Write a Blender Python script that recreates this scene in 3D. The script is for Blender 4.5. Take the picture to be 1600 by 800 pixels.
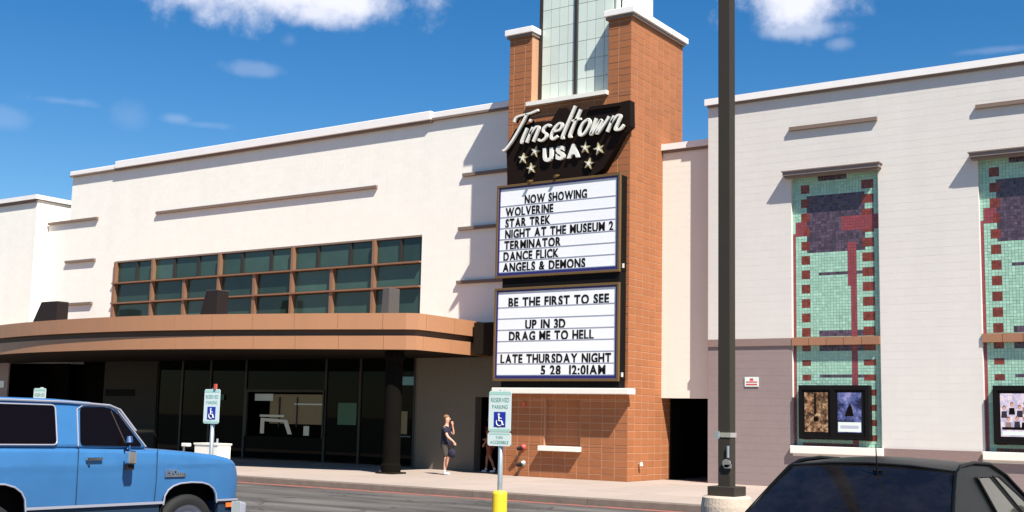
import bpy, bmesh, math, random
from mathutils import Vector, Matrix
random.seed(7)
for o in list(bpy.data.objects): bpy.data.objects.remove(o)
scn = bpy.context.scene
C = scn.collection
RAD = math.radians

# ------------------------------------------------------------------ camera
H = 1.75
cam = bpy.data.cameras.new('camera'); camo = bpy.data.objects.new('camera', cam); C.objects.link(camo)
cam.sensor_width = 36; cam.lens = 36*1862.65/1600; cam.shift_y = 24.0/1600; cam.clip_end = 3000; cam.clip_start = .1
R_ = Vector((0.82727286, 0.56137496, 0.02185777)); U_ = Vector((0.05141317, -0.11439395, 0.99210418)); F_ = Vector((-0.55944284, 0.81961709, 0.12349708))
m = Matrix.Identity(4)
for i in range(3):
    m[i][0] = R_[i]; m[i][1] = U_[i]; m[i][2] = -F_[i]
m[2][3] = H
camo.matrix_world = m
scn.camera = camo
scn.render.resolution_x = 1024; scn.render.resolution_y = 512

# ------------------------------------------------------------------ sky
SUNV = Vector((-1.85, 1.0, -2.7)).normalized()
sun_el = math.asin(-SUNV.z); sun_az = math.atan2(-SUNV.x, -SUNV.y)
w = bpy.data.worlds.new("World"); scn.world = w; w.use_nodes = True
nt = w.node_tree; N = nt.nodes; L = nt.links; N.clear()
def nd(nt, t, **k):
    n = nt.nodes.new(t)
    for a, b in k.items(): setattr(n, a, b)
    return n
def mth(nt, op, a, b=None, c=None, clamp=False):
    n = nt.nodes.new('ShaderNodeMath'); n.operation = op; n.use_clamp = clamp
    for i, v in enumerate((a, b, c)):
        if v is None: continue
        if isinstance(v, (int, float)): n.inputs[i].default_value = v
        else: nt.links.new(v, n.inputs[i])
    return n.outputs[0]
out = nd(nt, 'ShaderNodeOutputWorld'); bg = nd(nt, 'ShaderNodeBackground'); bg.inputs[1].default_value = 0.052
sky = nd(nt, 'ShaderNodeTexSky', sky_type='NISHITA', sun_disc=False, sun_elevation=sun_el, sun_rotation=sun_az, air_density=1.0, dust_density=0.25, ozone_density=2.2, altitude=300)
hs = nd(nt, 'ShaderNodeHueSaturation'); hs.inputs['Hue'].default_value = .502; hs.inputs['Saturation'].default_value = 1.42; hs.inputs['Value'].default_value = 1.36
L.new(sky.outputs[0], hs.inputs['Color'])
tc = nd(nt, 'ShaderNodeTexCoord')
n1 = nd(nt, 'ShaderNodeTexNoise'); n1.inputs['Scale'].default_value = 21; n1.inputs['Detail'].default_value = 9; n1.inputs['Roughness'].default_value = .58
n2 = nd(nt, 'ShaderNodeTexNoise'); n2.inputs['Scale'].default_value = 3.1; n2.inputs['Detail'].default_value = 8; n2.inputs['Roughness'].default_value = .62
mp = nd(nt, 'ShaderNodeMapping'); mp.inputs['Scale'].default_value = (1, 1, 3.0)
L.new(tc.outputs['Generated'], n1.inputs[0]); L.new(tc.outputs['Generated'], mp.inputs[0]); L.new(mp.outputs[0], n2.inputs[0])
def dot(v):
    d = nd(nt, 'ShaderNodeVectorMath', operation='DOT_PRODUCT'); L.new(tc.outputs['Generated'], d.inputs[0]); d.inputs[1].default_value = v
    return d.outputs['Value']
clouds = [(-45.6, 19.7, 4.9, 1.15, 1), (-44.36, 18.9, 1.7, 0.7, .9), (-20.73, 20.1, 2.2, 1.6, 1), (-20.54, 18.38, 1.78, 0.43, .5), (-47.13, 16.06, 1.28, 0.28, .16),
          (-52.57, 13.47, 0.7, 0.55, .07), (-55.54, 13.79, 1.08, 0.18, .12), (-57.96, 12.75, 0.95, 0.37, .10), (-50.55, 13.51, 0.7, 0.25, .16), (-18.7, 17.61, 0.52, 0.28, .2),
          (-45.44, 17.55, 0.39, 0.31, .10), (-49.22, 13.33, 0.95, 0.15, .1), (-11.68, 16.8, 1.29, 0.15, .12)]
mask = None
for az, el, cw, ch, st in clouds:
    a, e = RAD(az), RAD(el)
    t1 = Vector((math.cos(a), -math.sin(a), 0)); t2 = Vector((-math.sin(a)*math.sin(e), -math.cos(a)*math.sin(e), math.cos(e)))
    d0 = Vector((math.sin(a)*math.cos(e), math.cos(a)*math.cos(e), math.sin(e)))
    u = mth(nt, 'DIVIDE', dot(t1), math.radians(cw)); v = mth(nt, 'DIVIDE', dot(t2), math.radians(ch))
    r2 = mth(nt, 'SQRT', mth(nt, 'ADD', mth(nt, 'MULTIPLY', u, u), mth(nt, 'MULTIPLY', v, v)))
    r2 = mth(nt, 'ADD', r2, mth(nt, 'MULTIPLY', mth(nt, 'SUBTRACT', n1.outputs['Fac'], .5), 3.3))
    mr = nd(nt, 'ShaderNodeMapRange', interpolation_type='SMOOTHSTEP'); L.new(r2, mr.inputs[0])
    mr.inputs[1].default_value = 1.55; mr.inputs[2].default_value = .15; mr.inputs[3].default_value = 0; mr.inputs[4].default_value = st
    front = mth(nt, 'GREATER_THAN', dot(d0), 0.8)
    mm = mth(nt, 'MULTIPLY', mr.outputs[0], front)
    mask = mm if mask is None else mth(nt, 'MAXIMUM', mask, mm)
# scattered fair-weather clouds over the rest of the sky
mr = nd(nt, 'ShaderNodeMapRange', interpolation_type='SMOOTHSTEP'); L.new(n2.outputs['Fac'], mr.inputs[0])
mr.inputs[1].default_value = .62; mr.inputs[2].default_value = .74; mr.inputs[4].default_value = .85
inview = nd(nt, 'ShaderNodeMapRange'); L.new(dot(F_), inview.inputs[0]); inview.inputs[1].default_value = .82; inview.inputs[2].default_value = .70
mask = mth(nt, 'MAXIMUM', mask, mth(nt, 'MULTIPLY', mr.outputs[0], inview.outputs[0]))
mx = nd(nt, 'ShaderNodeMixRGB'); L.new(mask, mx.inputs[0]); L.new(hs.outputs[0], mx.inputs[1]); mx.inputs[2].default_value = (10.2, 10.4, 11.8, 1)
L.new(mx.outputs[0], bg.inputs[0]); L.new(bg.outputs[0], out.inputs[0])
# ------------------------------------------------------------------ sun
sl = bpy.data.lights.new('sun', 'SUN'); sl.energy = 5.0; sl.angle = RAD(.55); sl.color = (1, .945, .85)
so = bpy.data.objects.new('sun', sl); C.objects.link(so); so.rotation_euler = SUNV.to_track_quat('-Z', 'Y').to_euler(); so.location = (10, -10, 30)
scn.view_settings.view_transform = 'Standard'; scn.view_settings.look = 'None'; scn.view_settings.exposure = 0.84; scn.view_settings.gamma = 1
scn.render.engine = 'CYCLES'

# ------------------------------------------------------------------ materials
def mat(name, col, rough=.8, metal=0, spec=.5, noise=0, nscale=4, island=0, bump=0, bscale=60, coat=0, emit=None, stain=0, ior=None):
    m = bpy.data.materials.new(name); m.use_nodes = True
    nt = m.node_tree; b = nt.nodes['Principled BSDF']
    b.inputs['Roughness'].default_value = rough; b.inputs['Metallic'].default_value = metal
    b.inputs['Specular IOR Level'].default_value = spec; b.inputs['Coat Weight'].default_value = coat
    b.inputs['Base Color'].default_value = (*col, 1)
    if ior: b.inputs['IOR'].default_value = ior
    fac = None
    tcn = nd(nt, 'ShaderNodeTexCoord')
    geo = nd(nt, 'ShaderNodeNewGeometry')
    if noise:
        n = nd(nt, 'ShaderNodeTexNoise'); n.inputs['Scale'].default_value = nscale; n.inputs['Detail'].default_value = 6; n.inputs['Roughness'].default_value = .6
        nt.links.new(geo.outputs['Position'], n.inputs[0])
        fac = mth(nt, 'MULTIPLY_ADD', n.outputs['Fac'], 2*noise, 1-noise)
    if stain:
        mp = nd(nt, 'ShaderNodeMapping'); mp.inputs['Scale'].default_value = (1.2, 1.2, .12); nt.links.new(geo.outputs['Position'], mp.inputs[0])
        n = nd(nt, 'ShaderNodeTexNoise'); n.inputs['Scale'].default_value = 1.6; n.inputs['Detail'].default_value = 5; nt.links.new(mp.outputs[0], n.inputs[0])
        s = mth(nt, 'MULTIPLY_ADD', n.outputs['Fac'], 2*stain, 1-stain)
        fac = s if fac is None else mth(nt, 'MULTIPLY', fac, s)
    if island:
        oi = nd(nt, 'ShaderNodeObjectInfo')
        s = mth(nt, 'FRACT', mth(nt, 'ADD', geo.outputs['Random Per Island'], oi.outputs['Random']))
        s = mth(nt, 'MULTIPLY_ADD', s, 2*island, 1-island)
        fac = s if fac is None else mth(nt, 'MULTIPLY', fac, s)
    if fac is not None:
        v = nd(nt, 'ShaderNodeVectorMath', operation='SCALE'); v.inputs[0].default_value = col; nt.links.new(fac, v.inputs['Scale'])
        nt.links.new(v.outputs[0], b.inputs['Base Color'])
    if bump:
        n = nd(nt, 'ShaderNodeTexNoise'); n.inputs['Scale'].default_value = bscale; n.inputs['Detail'].default_value = 4
        nt.links.new(geo.outputs['Position'], n.inputs[0])
        bp = nd(nt, 'ShaderNodeBump'); bp.inputs['Strength'].default_value = bump; bp.inputs['Distance'].default_value = .01
        nt.links.new(n.outputs['Fac'], bp.inputs['Height']); nt.links.new(bp.outputs[0], b.inputs['Normal'])
    if emit:
        b.inputs['Emission Color'].default_value = (*emit[0], 1); b.inputs['Emission Strength'].default_value = emit[1]
    return m
M = {}
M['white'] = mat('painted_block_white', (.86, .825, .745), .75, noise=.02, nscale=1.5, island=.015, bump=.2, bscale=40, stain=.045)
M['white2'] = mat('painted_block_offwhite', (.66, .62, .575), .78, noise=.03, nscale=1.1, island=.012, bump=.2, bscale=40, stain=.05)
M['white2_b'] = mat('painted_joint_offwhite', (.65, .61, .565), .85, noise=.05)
M['white_b'] = mat('painted_joint_white', (.86, .825, .745), .85, noise=.05)
M['cream'] = mat('painted_block_cream', (.78, .75, .66), .8, noise=.03, nscale=2, bump=.2, bscale=40)
M['mauve'] = mat('painted_block_mauve', (.27, .205, .195), .8, noise=.05, nscale=6, island=.015, bump=.25, bscale=40)
M['mauve_d'] = mat('painted_band_mauve', (.25, .17, .15), .8, noise=.12, nscale=14, bump=.3, bscale=50)
M['taupe'] = mat('painted_taupe', (.165, .14, .108), .85, noise=.05, bump=.2)
M['taupe_shade'] = mat('taupe_in_shade', (.04, .033, .025), .9, noise=.08)  # darker copy of taupe, canopy shade put into the colour
M['trim'] = mat('ledge_brown_grey', (.19, .135, .105), .7, noise=.08, nscale=8)
M['cap'] = mat('coping_metal', (.84, .80, .77), .45, noise=.06, nscale=3)
M['capdark'] = mat('coping_shadow_line', (.20, .15, .12), .8)  # dark tone painting the shadow line under copings; roofs share it
M['terra'] = mat('terracotta_block', (.335, .118, .042), .85, noise=.07, nscale=7, island=.07, bump=.6, bscale=70, stain=.07)
M['mortar'] = mat('mortar_pale', (.46, .245, .14), .9, noise=.06)
M['copper'] = mat('canopy_terracotta_metal', (.40, .19, .095), .5, noise=.05, nscale=2, stain=.05)
M['copper_d'] = mat('canopy_groove', (.12, .065, .04), .7)
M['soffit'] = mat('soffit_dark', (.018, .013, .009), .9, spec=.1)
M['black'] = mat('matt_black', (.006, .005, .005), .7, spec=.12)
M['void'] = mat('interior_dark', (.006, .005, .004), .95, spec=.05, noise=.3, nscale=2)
M['gold'] = mat('gold_frame', (.17, .10, .035), .45, metal=.3, noise=.12, nscale=5)
M['navy'] = mat('navy_liner', (.02, .018, .13), .4)
M['panel'] = mat('letter_panel_white', (.86, .86, .86), .35, noise=.05, nscale=.9)
M['rail'] = mat('letter_rail', (.45, .46, .55), .4)
M['letter'] = mat('letter_black', (.01, .008, .006), .6, spec=.15)
M['ledge'] = mat('pale_ledge', (.80, .76, .68), .6, noise=.08, nscale=6)
M['gpanel'] = mat('frosted_glass_panel', (.60, .67, .60), .18, spec=.5, noise=.05, nscale=3, island=.06)
M['gjoint'] = mat('frosted_joint', (.22, .26, .23), .6)
M['signwhite'] = mat('sign_letter_white', (.80, .78, .70), .4)
M['signdark'] = mat('sign_backing_dark', (.012, .006, .004), .7, spec=.12)
M['stargold'] = mat('star_gold', (.42, .36, .20), .35)
M['wglass'] = mat('window_teal_glass', (.034, .066, .052), .06, spec=.45, noise=.6, nscale=.6, island=.4)  # tone varied per pane, standing in for reflection gradients
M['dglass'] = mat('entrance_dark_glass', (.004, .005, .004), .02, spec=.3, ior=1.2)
M['mull'] = mat('mullion_brown', (.22, .118, .068), .5, noise=.07)
M['mulld'] = mat('mullion_dark', (.03, .022, .016), .5)
M['bracket'] = mat('bracket_grey', (.018, .014, .014), .6, spec=.2)
M['bracketm'] = mat('bracket_grey_mid', (.075, .072, .07), .6)
M['bracketl'] = mat('bracket_grey_light', (.17, .17, .17), .5)
M['asphalt'] = None
M['curb'] = mat('curb_concrete', (.16, .125, .10), .9, noise=.35, nscale=5, bump=.5, bscale=30)
M['slab'] = mat('sidewalk_concrete', (.37, .30, .255), .85, noise=.1, nscale=1.3, island=.05, bump=.3, bscale=50)
M['joint'] = mat('sidewalk_joint', (.2, .16, .13), .95)
M['redline'] = None
M['conc'] = mat('pole_footing_concrete', (.52, .42, .33), .9, noise=.2, nscale=9, bump=.6, bscale=40)
M['bronze'] = mat('pole_bronze', (.040, .033, .025), .6, spec=.2, noise=.12, nscale=4)
M['steel'] = mat('galvanised_steel', (.42, .46, .46), .4, metal=.5, noise=.1, nscale=20)
M['chrome'] = mat('chrome', (.8, .8, .82), .12, metal=1)
M['yellow'] = mat('bollard_yellow', (.85, .58, .03), .5, noise=.06, nscale=8)
M['mint'] = mat('mint_tile', (.33, .54, .42), .28, island=.10, noise=.1, nscale=3)
M['brick'] = mat('dark_red_tile', (.19, .035, .022), .35, island=.25)
M['maroon'] = mat('maroon_tile', (.25, .05, .06), .35, island=.06)
M['plum'] = mat('plum_tile', (.085, .055, .085), .3, island=.4)
M['grout'] = mat('tile_grout', (.30, .42, .34), .9)
M['ledget'] = mat('ledge_tile_brown', (.32, .155, .085), .5, noise=.1, nscale=6, island=.05)
M['awning'] = mat('awning_metal', (.22, .17, .145), .5, noise=.08, nscale=5)
M['bluecar'] = mat('faded_blue_paint', (.038, .145, .33), .33, noise=.12, nscale=5, coat=.3, stain=.06)
M['bluedark'] = mat('rocker_dark_blue', (.012, .03, .06), .5)
M['tint'] = mat('tinted_car_glass', (.004, .0025, .003), .08, spec=.12)
M['trimlight'] = mat('bright_trim', (.36, .36, .42), .3, metal=.2, spec=.7)
M['tyre'] = mat('tyre_rubber', (.008, .008, .008), .8, bump=.3, bscale=80)
M['orange'] = mat('marker_orange', (.85, .16, .03), .3)
M['carblack'] = mat('black_car_paint', (.004, .005, .005), .30, spec=.05)
M['carglass'] = mat('car_glass_dark', (.008, .008, .010), .05, spec=.32, noise=.8, nscale=2.2)
M['carsidewin'] = mat('car_side_glass', (.06, .06, .05), .10, spec=.35, noise=.15, nscale=3)
M['rubber'] = mat('rubber_seal', (.01, .01, .01), .6)
M['signface'] = mat('sign_face_white', (.72, .80, .74), .4, noise=.06, nscale=12)
M['signgreen'] = mat('sign_print_green', (.10, .30, .20), .5)
M['signmint'] = mat('sign_mint_band', (.42, .66, .54), .5)
M['signblue'] = mat('sign_blue', (.012, .03, .33), .4)
M['red'] = mat('red_print', (.6, .06, .05), .5)
M['redplastic'] = mat('red_plastic', (.55, .09, .05), .4)
M['skin'] = mat('skin', (.62, .33, .22), .6)
M['skin_d'] = mat('skin_dark', (.30, .12, .07), .6)
M['hair'] = mat('short_hair', (.22, .11, .06), .8)
M['shirtd'] = mat('navy_shirt', (.014, .013, .03), .9, bump=.3)
M['shortsd'] = mat('charcoal_shorts', (.06, .05, .04), .9)
M['shirtr'] = mat('red_shirt', (.32, .05, .025), .9)
M['shortsr'] = mat('rust_shorts', (.22, .055, .03), .9)
M['shoe'] = mat('white_shoe', (.85, .84, .82), .6)
M['khaki'] = mat('reflection_khaki_glow', (.09, .075, .045), .9, emit=((.20, .165, .10), .12), noise=.15, nscale=2)  # faint glow put into the colour, for reflections in the entrance glass
M['paleglow'] = mat('reflection_pale_glow', (.3, .3, .27), .8, emit=((.6, .68, .62), .09))
M['vanglow'] = mat('reflection_van_glow', (.2, .2, .18), .8, emit=((.6, .62, .55), .12))
M['greenglow'] = mat('reflection_green_glow', (.03, .07, .045), .8, emit=((.12, .26, .17), .05))
M['tealglow'] = mat('door_reflection_glow', (.05, .1, .1), .3, emit=((.12, .25, .28), .12))  # glow painted as the reflection in the door glass

def asphalt():
    m = bpy.data.materials.new('asphalt_worn'); m.use_nodes = True; nt = m.node_tree; b = nt.nodes['Principled BSDF']
    geo = nd(nt, 'ShaderNodeNewGeometry'); b.inputs['Roughness'].default_value = .9; b.inputs['Specular IOR Level'].default_value = .25
    mp = nd(nt, 'ShaderNodeMapping'); mp.inputs['Scale'].default_value = (.22, 1.1, 1); nt.links.new(geo.outputs['Position'], mp.inputs[0])
    n = nd(nt, 'ShaderNodeTexNoise'); n.inputs['Scale'].default_value = 1.2; n.inputs['Detail'].default_value = 7; nt.links.new(mp.outputs[0], n.inputs[0])
    f = nd(nt, 'ShaderNodeTexNoise'); f.inputs['Scale'].default_value = 45; f.inputs['Detail'].default_value = 4; nt.links.new(geo.outputs['Position'], f.inputs[0])
    cr = nd(nt, 'ShaderNodeValToRGB'); nt.links.new(n.outputs['Fac'], cr.inputs[0])
    cr.color_ramp.elements[0].position = .36; cr.color_ramp.elements[0].color = (.050, .046, .043, 1)
    cr.color_ramp.elements[1].position = .66; cr.color_ramp.elements[1].color = (.138, .126, .116, 1)
    v = nd(nt, 'ShaderNodeVectorMath', operation='SCALE'); nt.links.new(cr.outputs[0], v.inputs[0]); nt.links.new(mth(nt, 'MULTIPLY_ADD', f.outputs['Fac'], .8, .6), v.inputs['Scale'])
    wn = nd(nt, 'ShaderNodeTexNoise'); wn.inputs['Scale'].default_value = 1.5; nt.links.new(geo.outputs['Position'], wn.inputs[0])
    wv = nd(nt, 'ShaderNodeVectorMath', operation='MULTIPLY_ADD'); nt.links.new(wn.outputs['Color'], wv.inputs[0]); wv.inputs[1].default_value = (1.6, 1.6, 0); nt.links.new(geo.outputs['Position'], wv.inputs[2])
    vo = nd(nt, 'ShaderNodeTexVoronoi', feature='DISTANCE_TO_EDGE'); vo.inputs['Scale'].default_value = .33; nt.links.new(wv.outputs[0], vo.inputs['Vector'])
    ck = nd(nt, 'ShaderNodeMapRange'); nt.links.new(vo.outputs['Distance'], ck.inputs[0]); ck.inputs[1].default_value = .003; ck.inputs[2].default_value = .010; ck.inputs[3].default_value = .35
    on = nd(nt, 'ShaderNodeTexNoise'); on.inputs['Scale'].default_value = .9; on.inputs['Detail'].default_value = 3; nt.links.new(geo.outputs['Position'], on.inputs[0])
    oi_ = nd(nt, 'ShaderNodeMapRange', interpolation_type='SMOOTHSTEP'); nt.links.new(on.outputs['Fac'], oi_.inputs[0]); oi_.inputs[1].default_value = .66; oi_.inputs[2].default_value = .74; oi_.inputs[3].default_value = 1; oi_.inputs[4].default_value = .4
    v2 = nd(nt, 'ShaderNodeVectorMath', operation='SCALE'); nt.links.new(v.outputs[0], v2.inputs[0]); nt.links.new(mth(nt, 'MULTIPLY', ck.outputs[0], oi_.outputs[0]), v2.inputs['Scale'])
    nt.links.new(v2.outputs[0], b.inputs['Base Color'])
    bp = nd(nt, 'ShaderNodeBump'); bp.inputs['Strength'].default_value = .5; bp.inputs['Distance'].default_value = .01; nt.links.new(f.outputs['Fac'], bp.inputs['Height']); nt.links.new(bp.outputs[0], b.inputs['Normal'])
    return m
M['asphalt'] = asphalt()
def wear_and_reflection(name, c1, c2, scale, lo, hi):
    m = bpy.data.materials.new(name); m.use_nodes = True; nt = m.node_tree; b = nt.nodes['Principled BSDF']; b.inputs['Roughness'].default_value = .9
    geo = nd(nt, 'ShaderNodeNewGeometry'); n = nd(nt, 'ShaderNodeTexNoise'); n.inputs['Scale'].default_value = scale; n.inputs['Detail'].default_value = 8; n.inputs['Roughness'].default_value = .7
    nt.links.new(geo.outputs['Position'], n.inputs[0]); cr = nd(nt, 'ShaderNodeValToRGB'); nt.links.new(n.outputs['Fac'], cr.inputs[0])
    cr.color_ramp.elements[0].position = lo; cr.color_ramp.elements[0].color = (*c1, 1); cr.color_ramp.elements[1].position = hi; cr.color_ramp.elements[1].color = (*c2, 1)
    nt.links.new(cr.outputs[0], b.inputs['Base Color']); return m
M['redline'] = wear_and_reflection('worn_red_paint', (.13, .09, .075), (.34, .09, .065), 3.5, .38, .60)
M['carglass'] = wear_and_reflection('car_glass_reflection_streaks', (.004, .0035, .004), (.016, .014, .015), 2.0, .42, .78); M['carglass'].node_tree.nodes['Principled BSDF'].inputs['Roughness'].default_value = .06  # noise tones put reflection streaks into the glass colour

# ------------------------------------------------------------------ mesh helpers
class MB:
    def __init__(s): s.v = []; s.f = []; s.m = []; s.mats = []
    def mi(s, mt):
        if mt not in s.mats: s.mats.append(mt)
        return s.mats.index(mt)
    def add(s, vs, fs, mt=None):
        k = len(s.v); s.v += [tuple(p) for p in vs]
        i = s.mi(mt) if mt else 0
        for f in fs: s.f.append([a+k for a in f]); s.m.append(i)
        return s
    def box(s, x0, x1, y0, y1, z0, z1, mt=None):
        return s.add([(x0,y0,z0),(x1,y0,z0),(x1,y1,z0),(x0,y1,z0),(x0,y0,z1),(x1,y0,z1),(x1,y1,z1),(x0,y1,z1)],
                     [(0,3,2,1),(4,5,6,7),(0,1,5,4),(1,2,6,5),(2,3,7,6),(3,0,4,7)], mt)
    def prism(s, poly, a, b, axis='y', mt=None):
        # poly of (u,v): axis y -> (x,z) swept in y; axis z -> (x,y) swept in z; axis x -> (y,z) swept in x
        def P(u, v, w): return {'y': (u, w, v), 'z': (u, v, w), 'x': (w, u, v)}[axis]
        n = len(poly)
        vs = [P(u, v, a) for u, v in poly]+[P(u, v, b) for u, v in poly]
        fs = [tuple(range(n)), tuple(range(2*n-1, n-1, -1))]+[(i, i+n, (i+1) % n+n, (i+1) % n) for i in range(n)]
        return s.add(vs, fs, mt)
    def cyl(s, p0, p1, r0, r1=None, n=16, mt=None, cap=True):
        if r1 is None: r1 = r0
        p0 = Vector(p0); p1 = Vector(p1); d = (p1-p0).normalized()
        a = d.orthogonal().normalized(); b = d.cross(a)
        vs = []
        for p, r in ((p0, r0), (p1, r1)):
            for i in range(n):
                t = 2*math.pi*i/n; vs.append(p+a*r*math.cos(t)+b*r*math.sin(t))
        fs = [(i, (i+1) % n, (i+1) % n+n, i+n) for i in range(n)]
        if cap: fs += [tuple(range(n-1, -1, -1)), tuple(range(n, 2*n))]
        return s.add(vs, fs, mt)
    def tube(s, pts, r, n=8, mt=None, closed=False):
        pts = [Vector(p) for p in pts]
        m_ = len(pts); rings = []
        prev = None
        for i, p in enumerate(pts):
            if closed: d = pts[(i+1) % m_]-pts[i-1]
            else: d = pts[min(i+1, m_-1)]-pts[max(i-1, 0)]
            d.normalize()
            a = d.orthogonal() if prev is None else prev-d*prev.dot(d)
            a.normalize(); prev = a; b = d.cross(a)
            rr = r[i] if isinstance(r, (list, tuple)) else r
            rings.append([p+a*rr*math.cos(2*math.pi*k/n)+b*rr*math.sin(2*math.pi*k/n) for k in range(n)])
        vs = [q for r_ in rings for q in r_]; fs = []
        for i in range(m_ if closed else m_-1):
            j = (i+1) % m_
            for k in range(n): fs.append((i*n+k, i*n+(k+1) % n, j*n+(k+1) % n, j*n+k))
        if not closed: fs += [tuple(range(n-1, -1, -1)), tuple((m_-1)*n+k for k in range(n))]
        return s.add(vs, fs, mt)
    def lathe(s, prof, c=(0,0,0), axis='z', n=28, mt=None):
        vs = []; k = len(prof)
        for i in range(n):
            t = 2*math.pi*i/n
            for r, h in prof:
                x, y = r*math.cos(t), r*math.sin(t)
                q = {'z': (x, y, h), 'x': (h, x, y), 'y': (x, h, y)}[axis]
                vs.append((q[0]+c[0], q[1]+c[1], q[2]+c[2]))
        fs = []
        for i in range(n):
            j = (i+1) % n
            for a in range(k-1): fs.append((i*k+a, j*k+a, j*k+a+1, i*k+a+1))
        return s.add(vs, fs, mt)
    def mesh(s, name):
        me = bpy.data.meshes.new(name); me.from_pydata(s.v, [], s.f)
        for mt in s.mats: me.materials.append(mt)
        for p, i in zip(me.polygons, s.m): p.material_index = i
        bm = bmesh.new(); bm.from_mesh(me); bmesh.ops.recalc_face_normals(bm, faces=bm.faces); bm.to_mesh(me); bm.free()
        return me
    def build(s, name, mt=None, parent=None, smooth=False, bevel=0, bseg=2, loc=None):
        if mt and not s.mats: s.mats = [mt]
        me = s.mesh(name)
        if smooth:
            for p in me.polygons: p.use_smooth = True
        o = bpy.data.objects.new(name, me); C.objects.link(o)
        if parent: o.parent = parent
        if loc: o.location = loc
        if bevel:
            b = o.modifiers.new('bevel', 'BEVEL'); b.width = bevel; b.segments = bseg; b.limit_method = 'ANGLE'; b.angle_limit = RAD(35)
        return o
def B(name, mt, parent, *b, **k):
    """one box part, given in the same frame as its thing"""
    return MB().box(*b).build(name, M[mt], parent, **k)
def thing(name, label, cat, loc=(0,0,0), rz=0, group=None):
    o = bpy.data.objects.new(name, None); C.objects.link(o); o.empty_display_size = .3
    o.location = loc; o.rotation_euler = (0, 0, rz); o['label'] = label; o['category'] = cat
    if group: o['group'] = group
    return o
def tag(o, label, cat, group=None):
    o['label'] = label; o['category'] = cat
    if group: o['group'] = group
    return o
def struct(o): o['kind'] = 'structure'; return o
def stuff(o): o['kind'] = 'stuff'; return o

def blocks_of(x0, x1, z0, z1, course=.2, length=.4, zorg=.15, xorg=0.0, gap=.010, bond=.5):
    """masonry units of a rectangle, running bond: (u0,u1,v0,v1)"""
    res = []
    k0 = int(math.floor((z0-zorg)/course)); k1 = int(math.ceil((z1-zorg)/course))
    for k in range(k0, k1):
        a = max(z0, zorg+k*course); b = min(z1, zorg+(k+1)*course)
        if b-a < .03: continue
        off = xorg+(length*bond if k % 2 else 0)
        j0 = int(math.floor((x0-off)/length)); j1 = int(math.ceil((x1-off)/length))
        for j in range(j0, j1):
            c = max(x0, off+j*length); d = min(x1, off+(j+1)*length)
            if d-c < .03: continue
            res.append((c+gap/2, d-gap/2, a+gap/2, b-gap/2))
    return res
def block_vs(plane, val, u0, u1, v0, v1, proud, back=.012):
    ch = .006 if proud > .006 else .003
    if plane == 'Y':   # faces -Y
        f, g = val-proud, val+back
        vs = [(u0,g,v0),(u1,g,v0),(u1,g,v1),(u0,g,v1),(u0+ch,f,v0+ch),(u1-ch,f,v0+ch),(u1-ch,f,v1-ch),(u0+ch,f,v1-ch)]
    else:              # faces +X
        f, g = val+proud, val-back
        vs = [(g,u0,v0),(g,u1,v0),(g,u1,v1),(g,u0,v1),(f,u0+ch,v0+ch),(f,u1-ch,v0+ch),(f,u1-ch,v1-ch),(f,u0+ch,v1-ch)]
    fs = [(4,5,6,7),(0,1,5,4),(1,2,6,5),(2,3,7,6),(3,0,4,7)]
    return vs, fs
def block_sheet(name, rects, plane, val, mt, parent, proud=.012, split=0, key=None, jit=.002, part='block', **kw):
    """split: how many of the units (nearest by key) become sub-part objects; the rest is one stuff part"""
    bl = []
    for r in rects: bl += blocks_of(*r, **kw)
    if key: bl.sort(key=key)
    solo, rest = bl[:split], bl[split:]
    cache = {}
    for u0, u1, v0, v1 in solo:
        wv, hv = round(u1-u0, 3), round(v1-v0, 3)
        if (wv, hv) not in cache:
            vs, fs = block_vs(plane, 0, 0, wv, 0, hv, proud); mb = MB().add(vs, fs); mb.mats = [M[mt]]; cache[(wv, hv)] = mb.mesh(part)
        o = bpy.data.objects.new(part, cache[(wv, hv)]); C.objects.link(o); o.parent = parent
        j = random.uniform(-jit, jit)
        o.location = (u0, val-j, v0) if plane == 'Y' else (val+j, u0, v0)
    if rest:
        mb = MB()
        for b in rest:
            vs, fs = block_vs(plane, val, *b, proud+random.uniform(-jit, jit)); mb.add(vs, fs)
        return stuff(mb.build(name, M[mt], parent))

# text glyphs as meshes ------------------------------------------------
_gl = {}
def glyph(ch, bold=.02, depth=.02):
    k = (ch, bold, depth)
    if k in _gl: return _gl[k]
    cu = bpy.data.curves.new('g', 'FONT'); cu.body = ch; cu.size = 1; cu.offset = bold; cu.extrude = depth/2; cu.resolution_u = 3
    o = bpy.data.objects.new('g', cu); C.objects.link(o)
    me = bpy.data.meshes.new_from_object(o.evaluated_get(bpy.context.evaluated_depsgraph_get()))
    C.objects.unlink(o); bpy.data.objects.remove(o)
    xs = [v.co.x for v in me.vertices]; ys = [v.co.y for v in me.vertices]
    _gl[k] = ([tuple(v.co) for v in me.vertices], [tuple(p.vertices) for p in me.polygons], min(xs), max(xs), min(ys), max(ys))
    bpy.data.meshes.remove(me)
    return _gl[k]
CAPH = .73
def text_layout(txt, bold=.02, gap=.09, space=.38):
    x = 0; res = []
    for ch in txt:
        if ch == ' ': x += space; continue
        g = glyph(ch, bold); res.append((ch, x-g[2])); x += g[3]-g[2]+gap
    return res, x-gap
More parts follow.
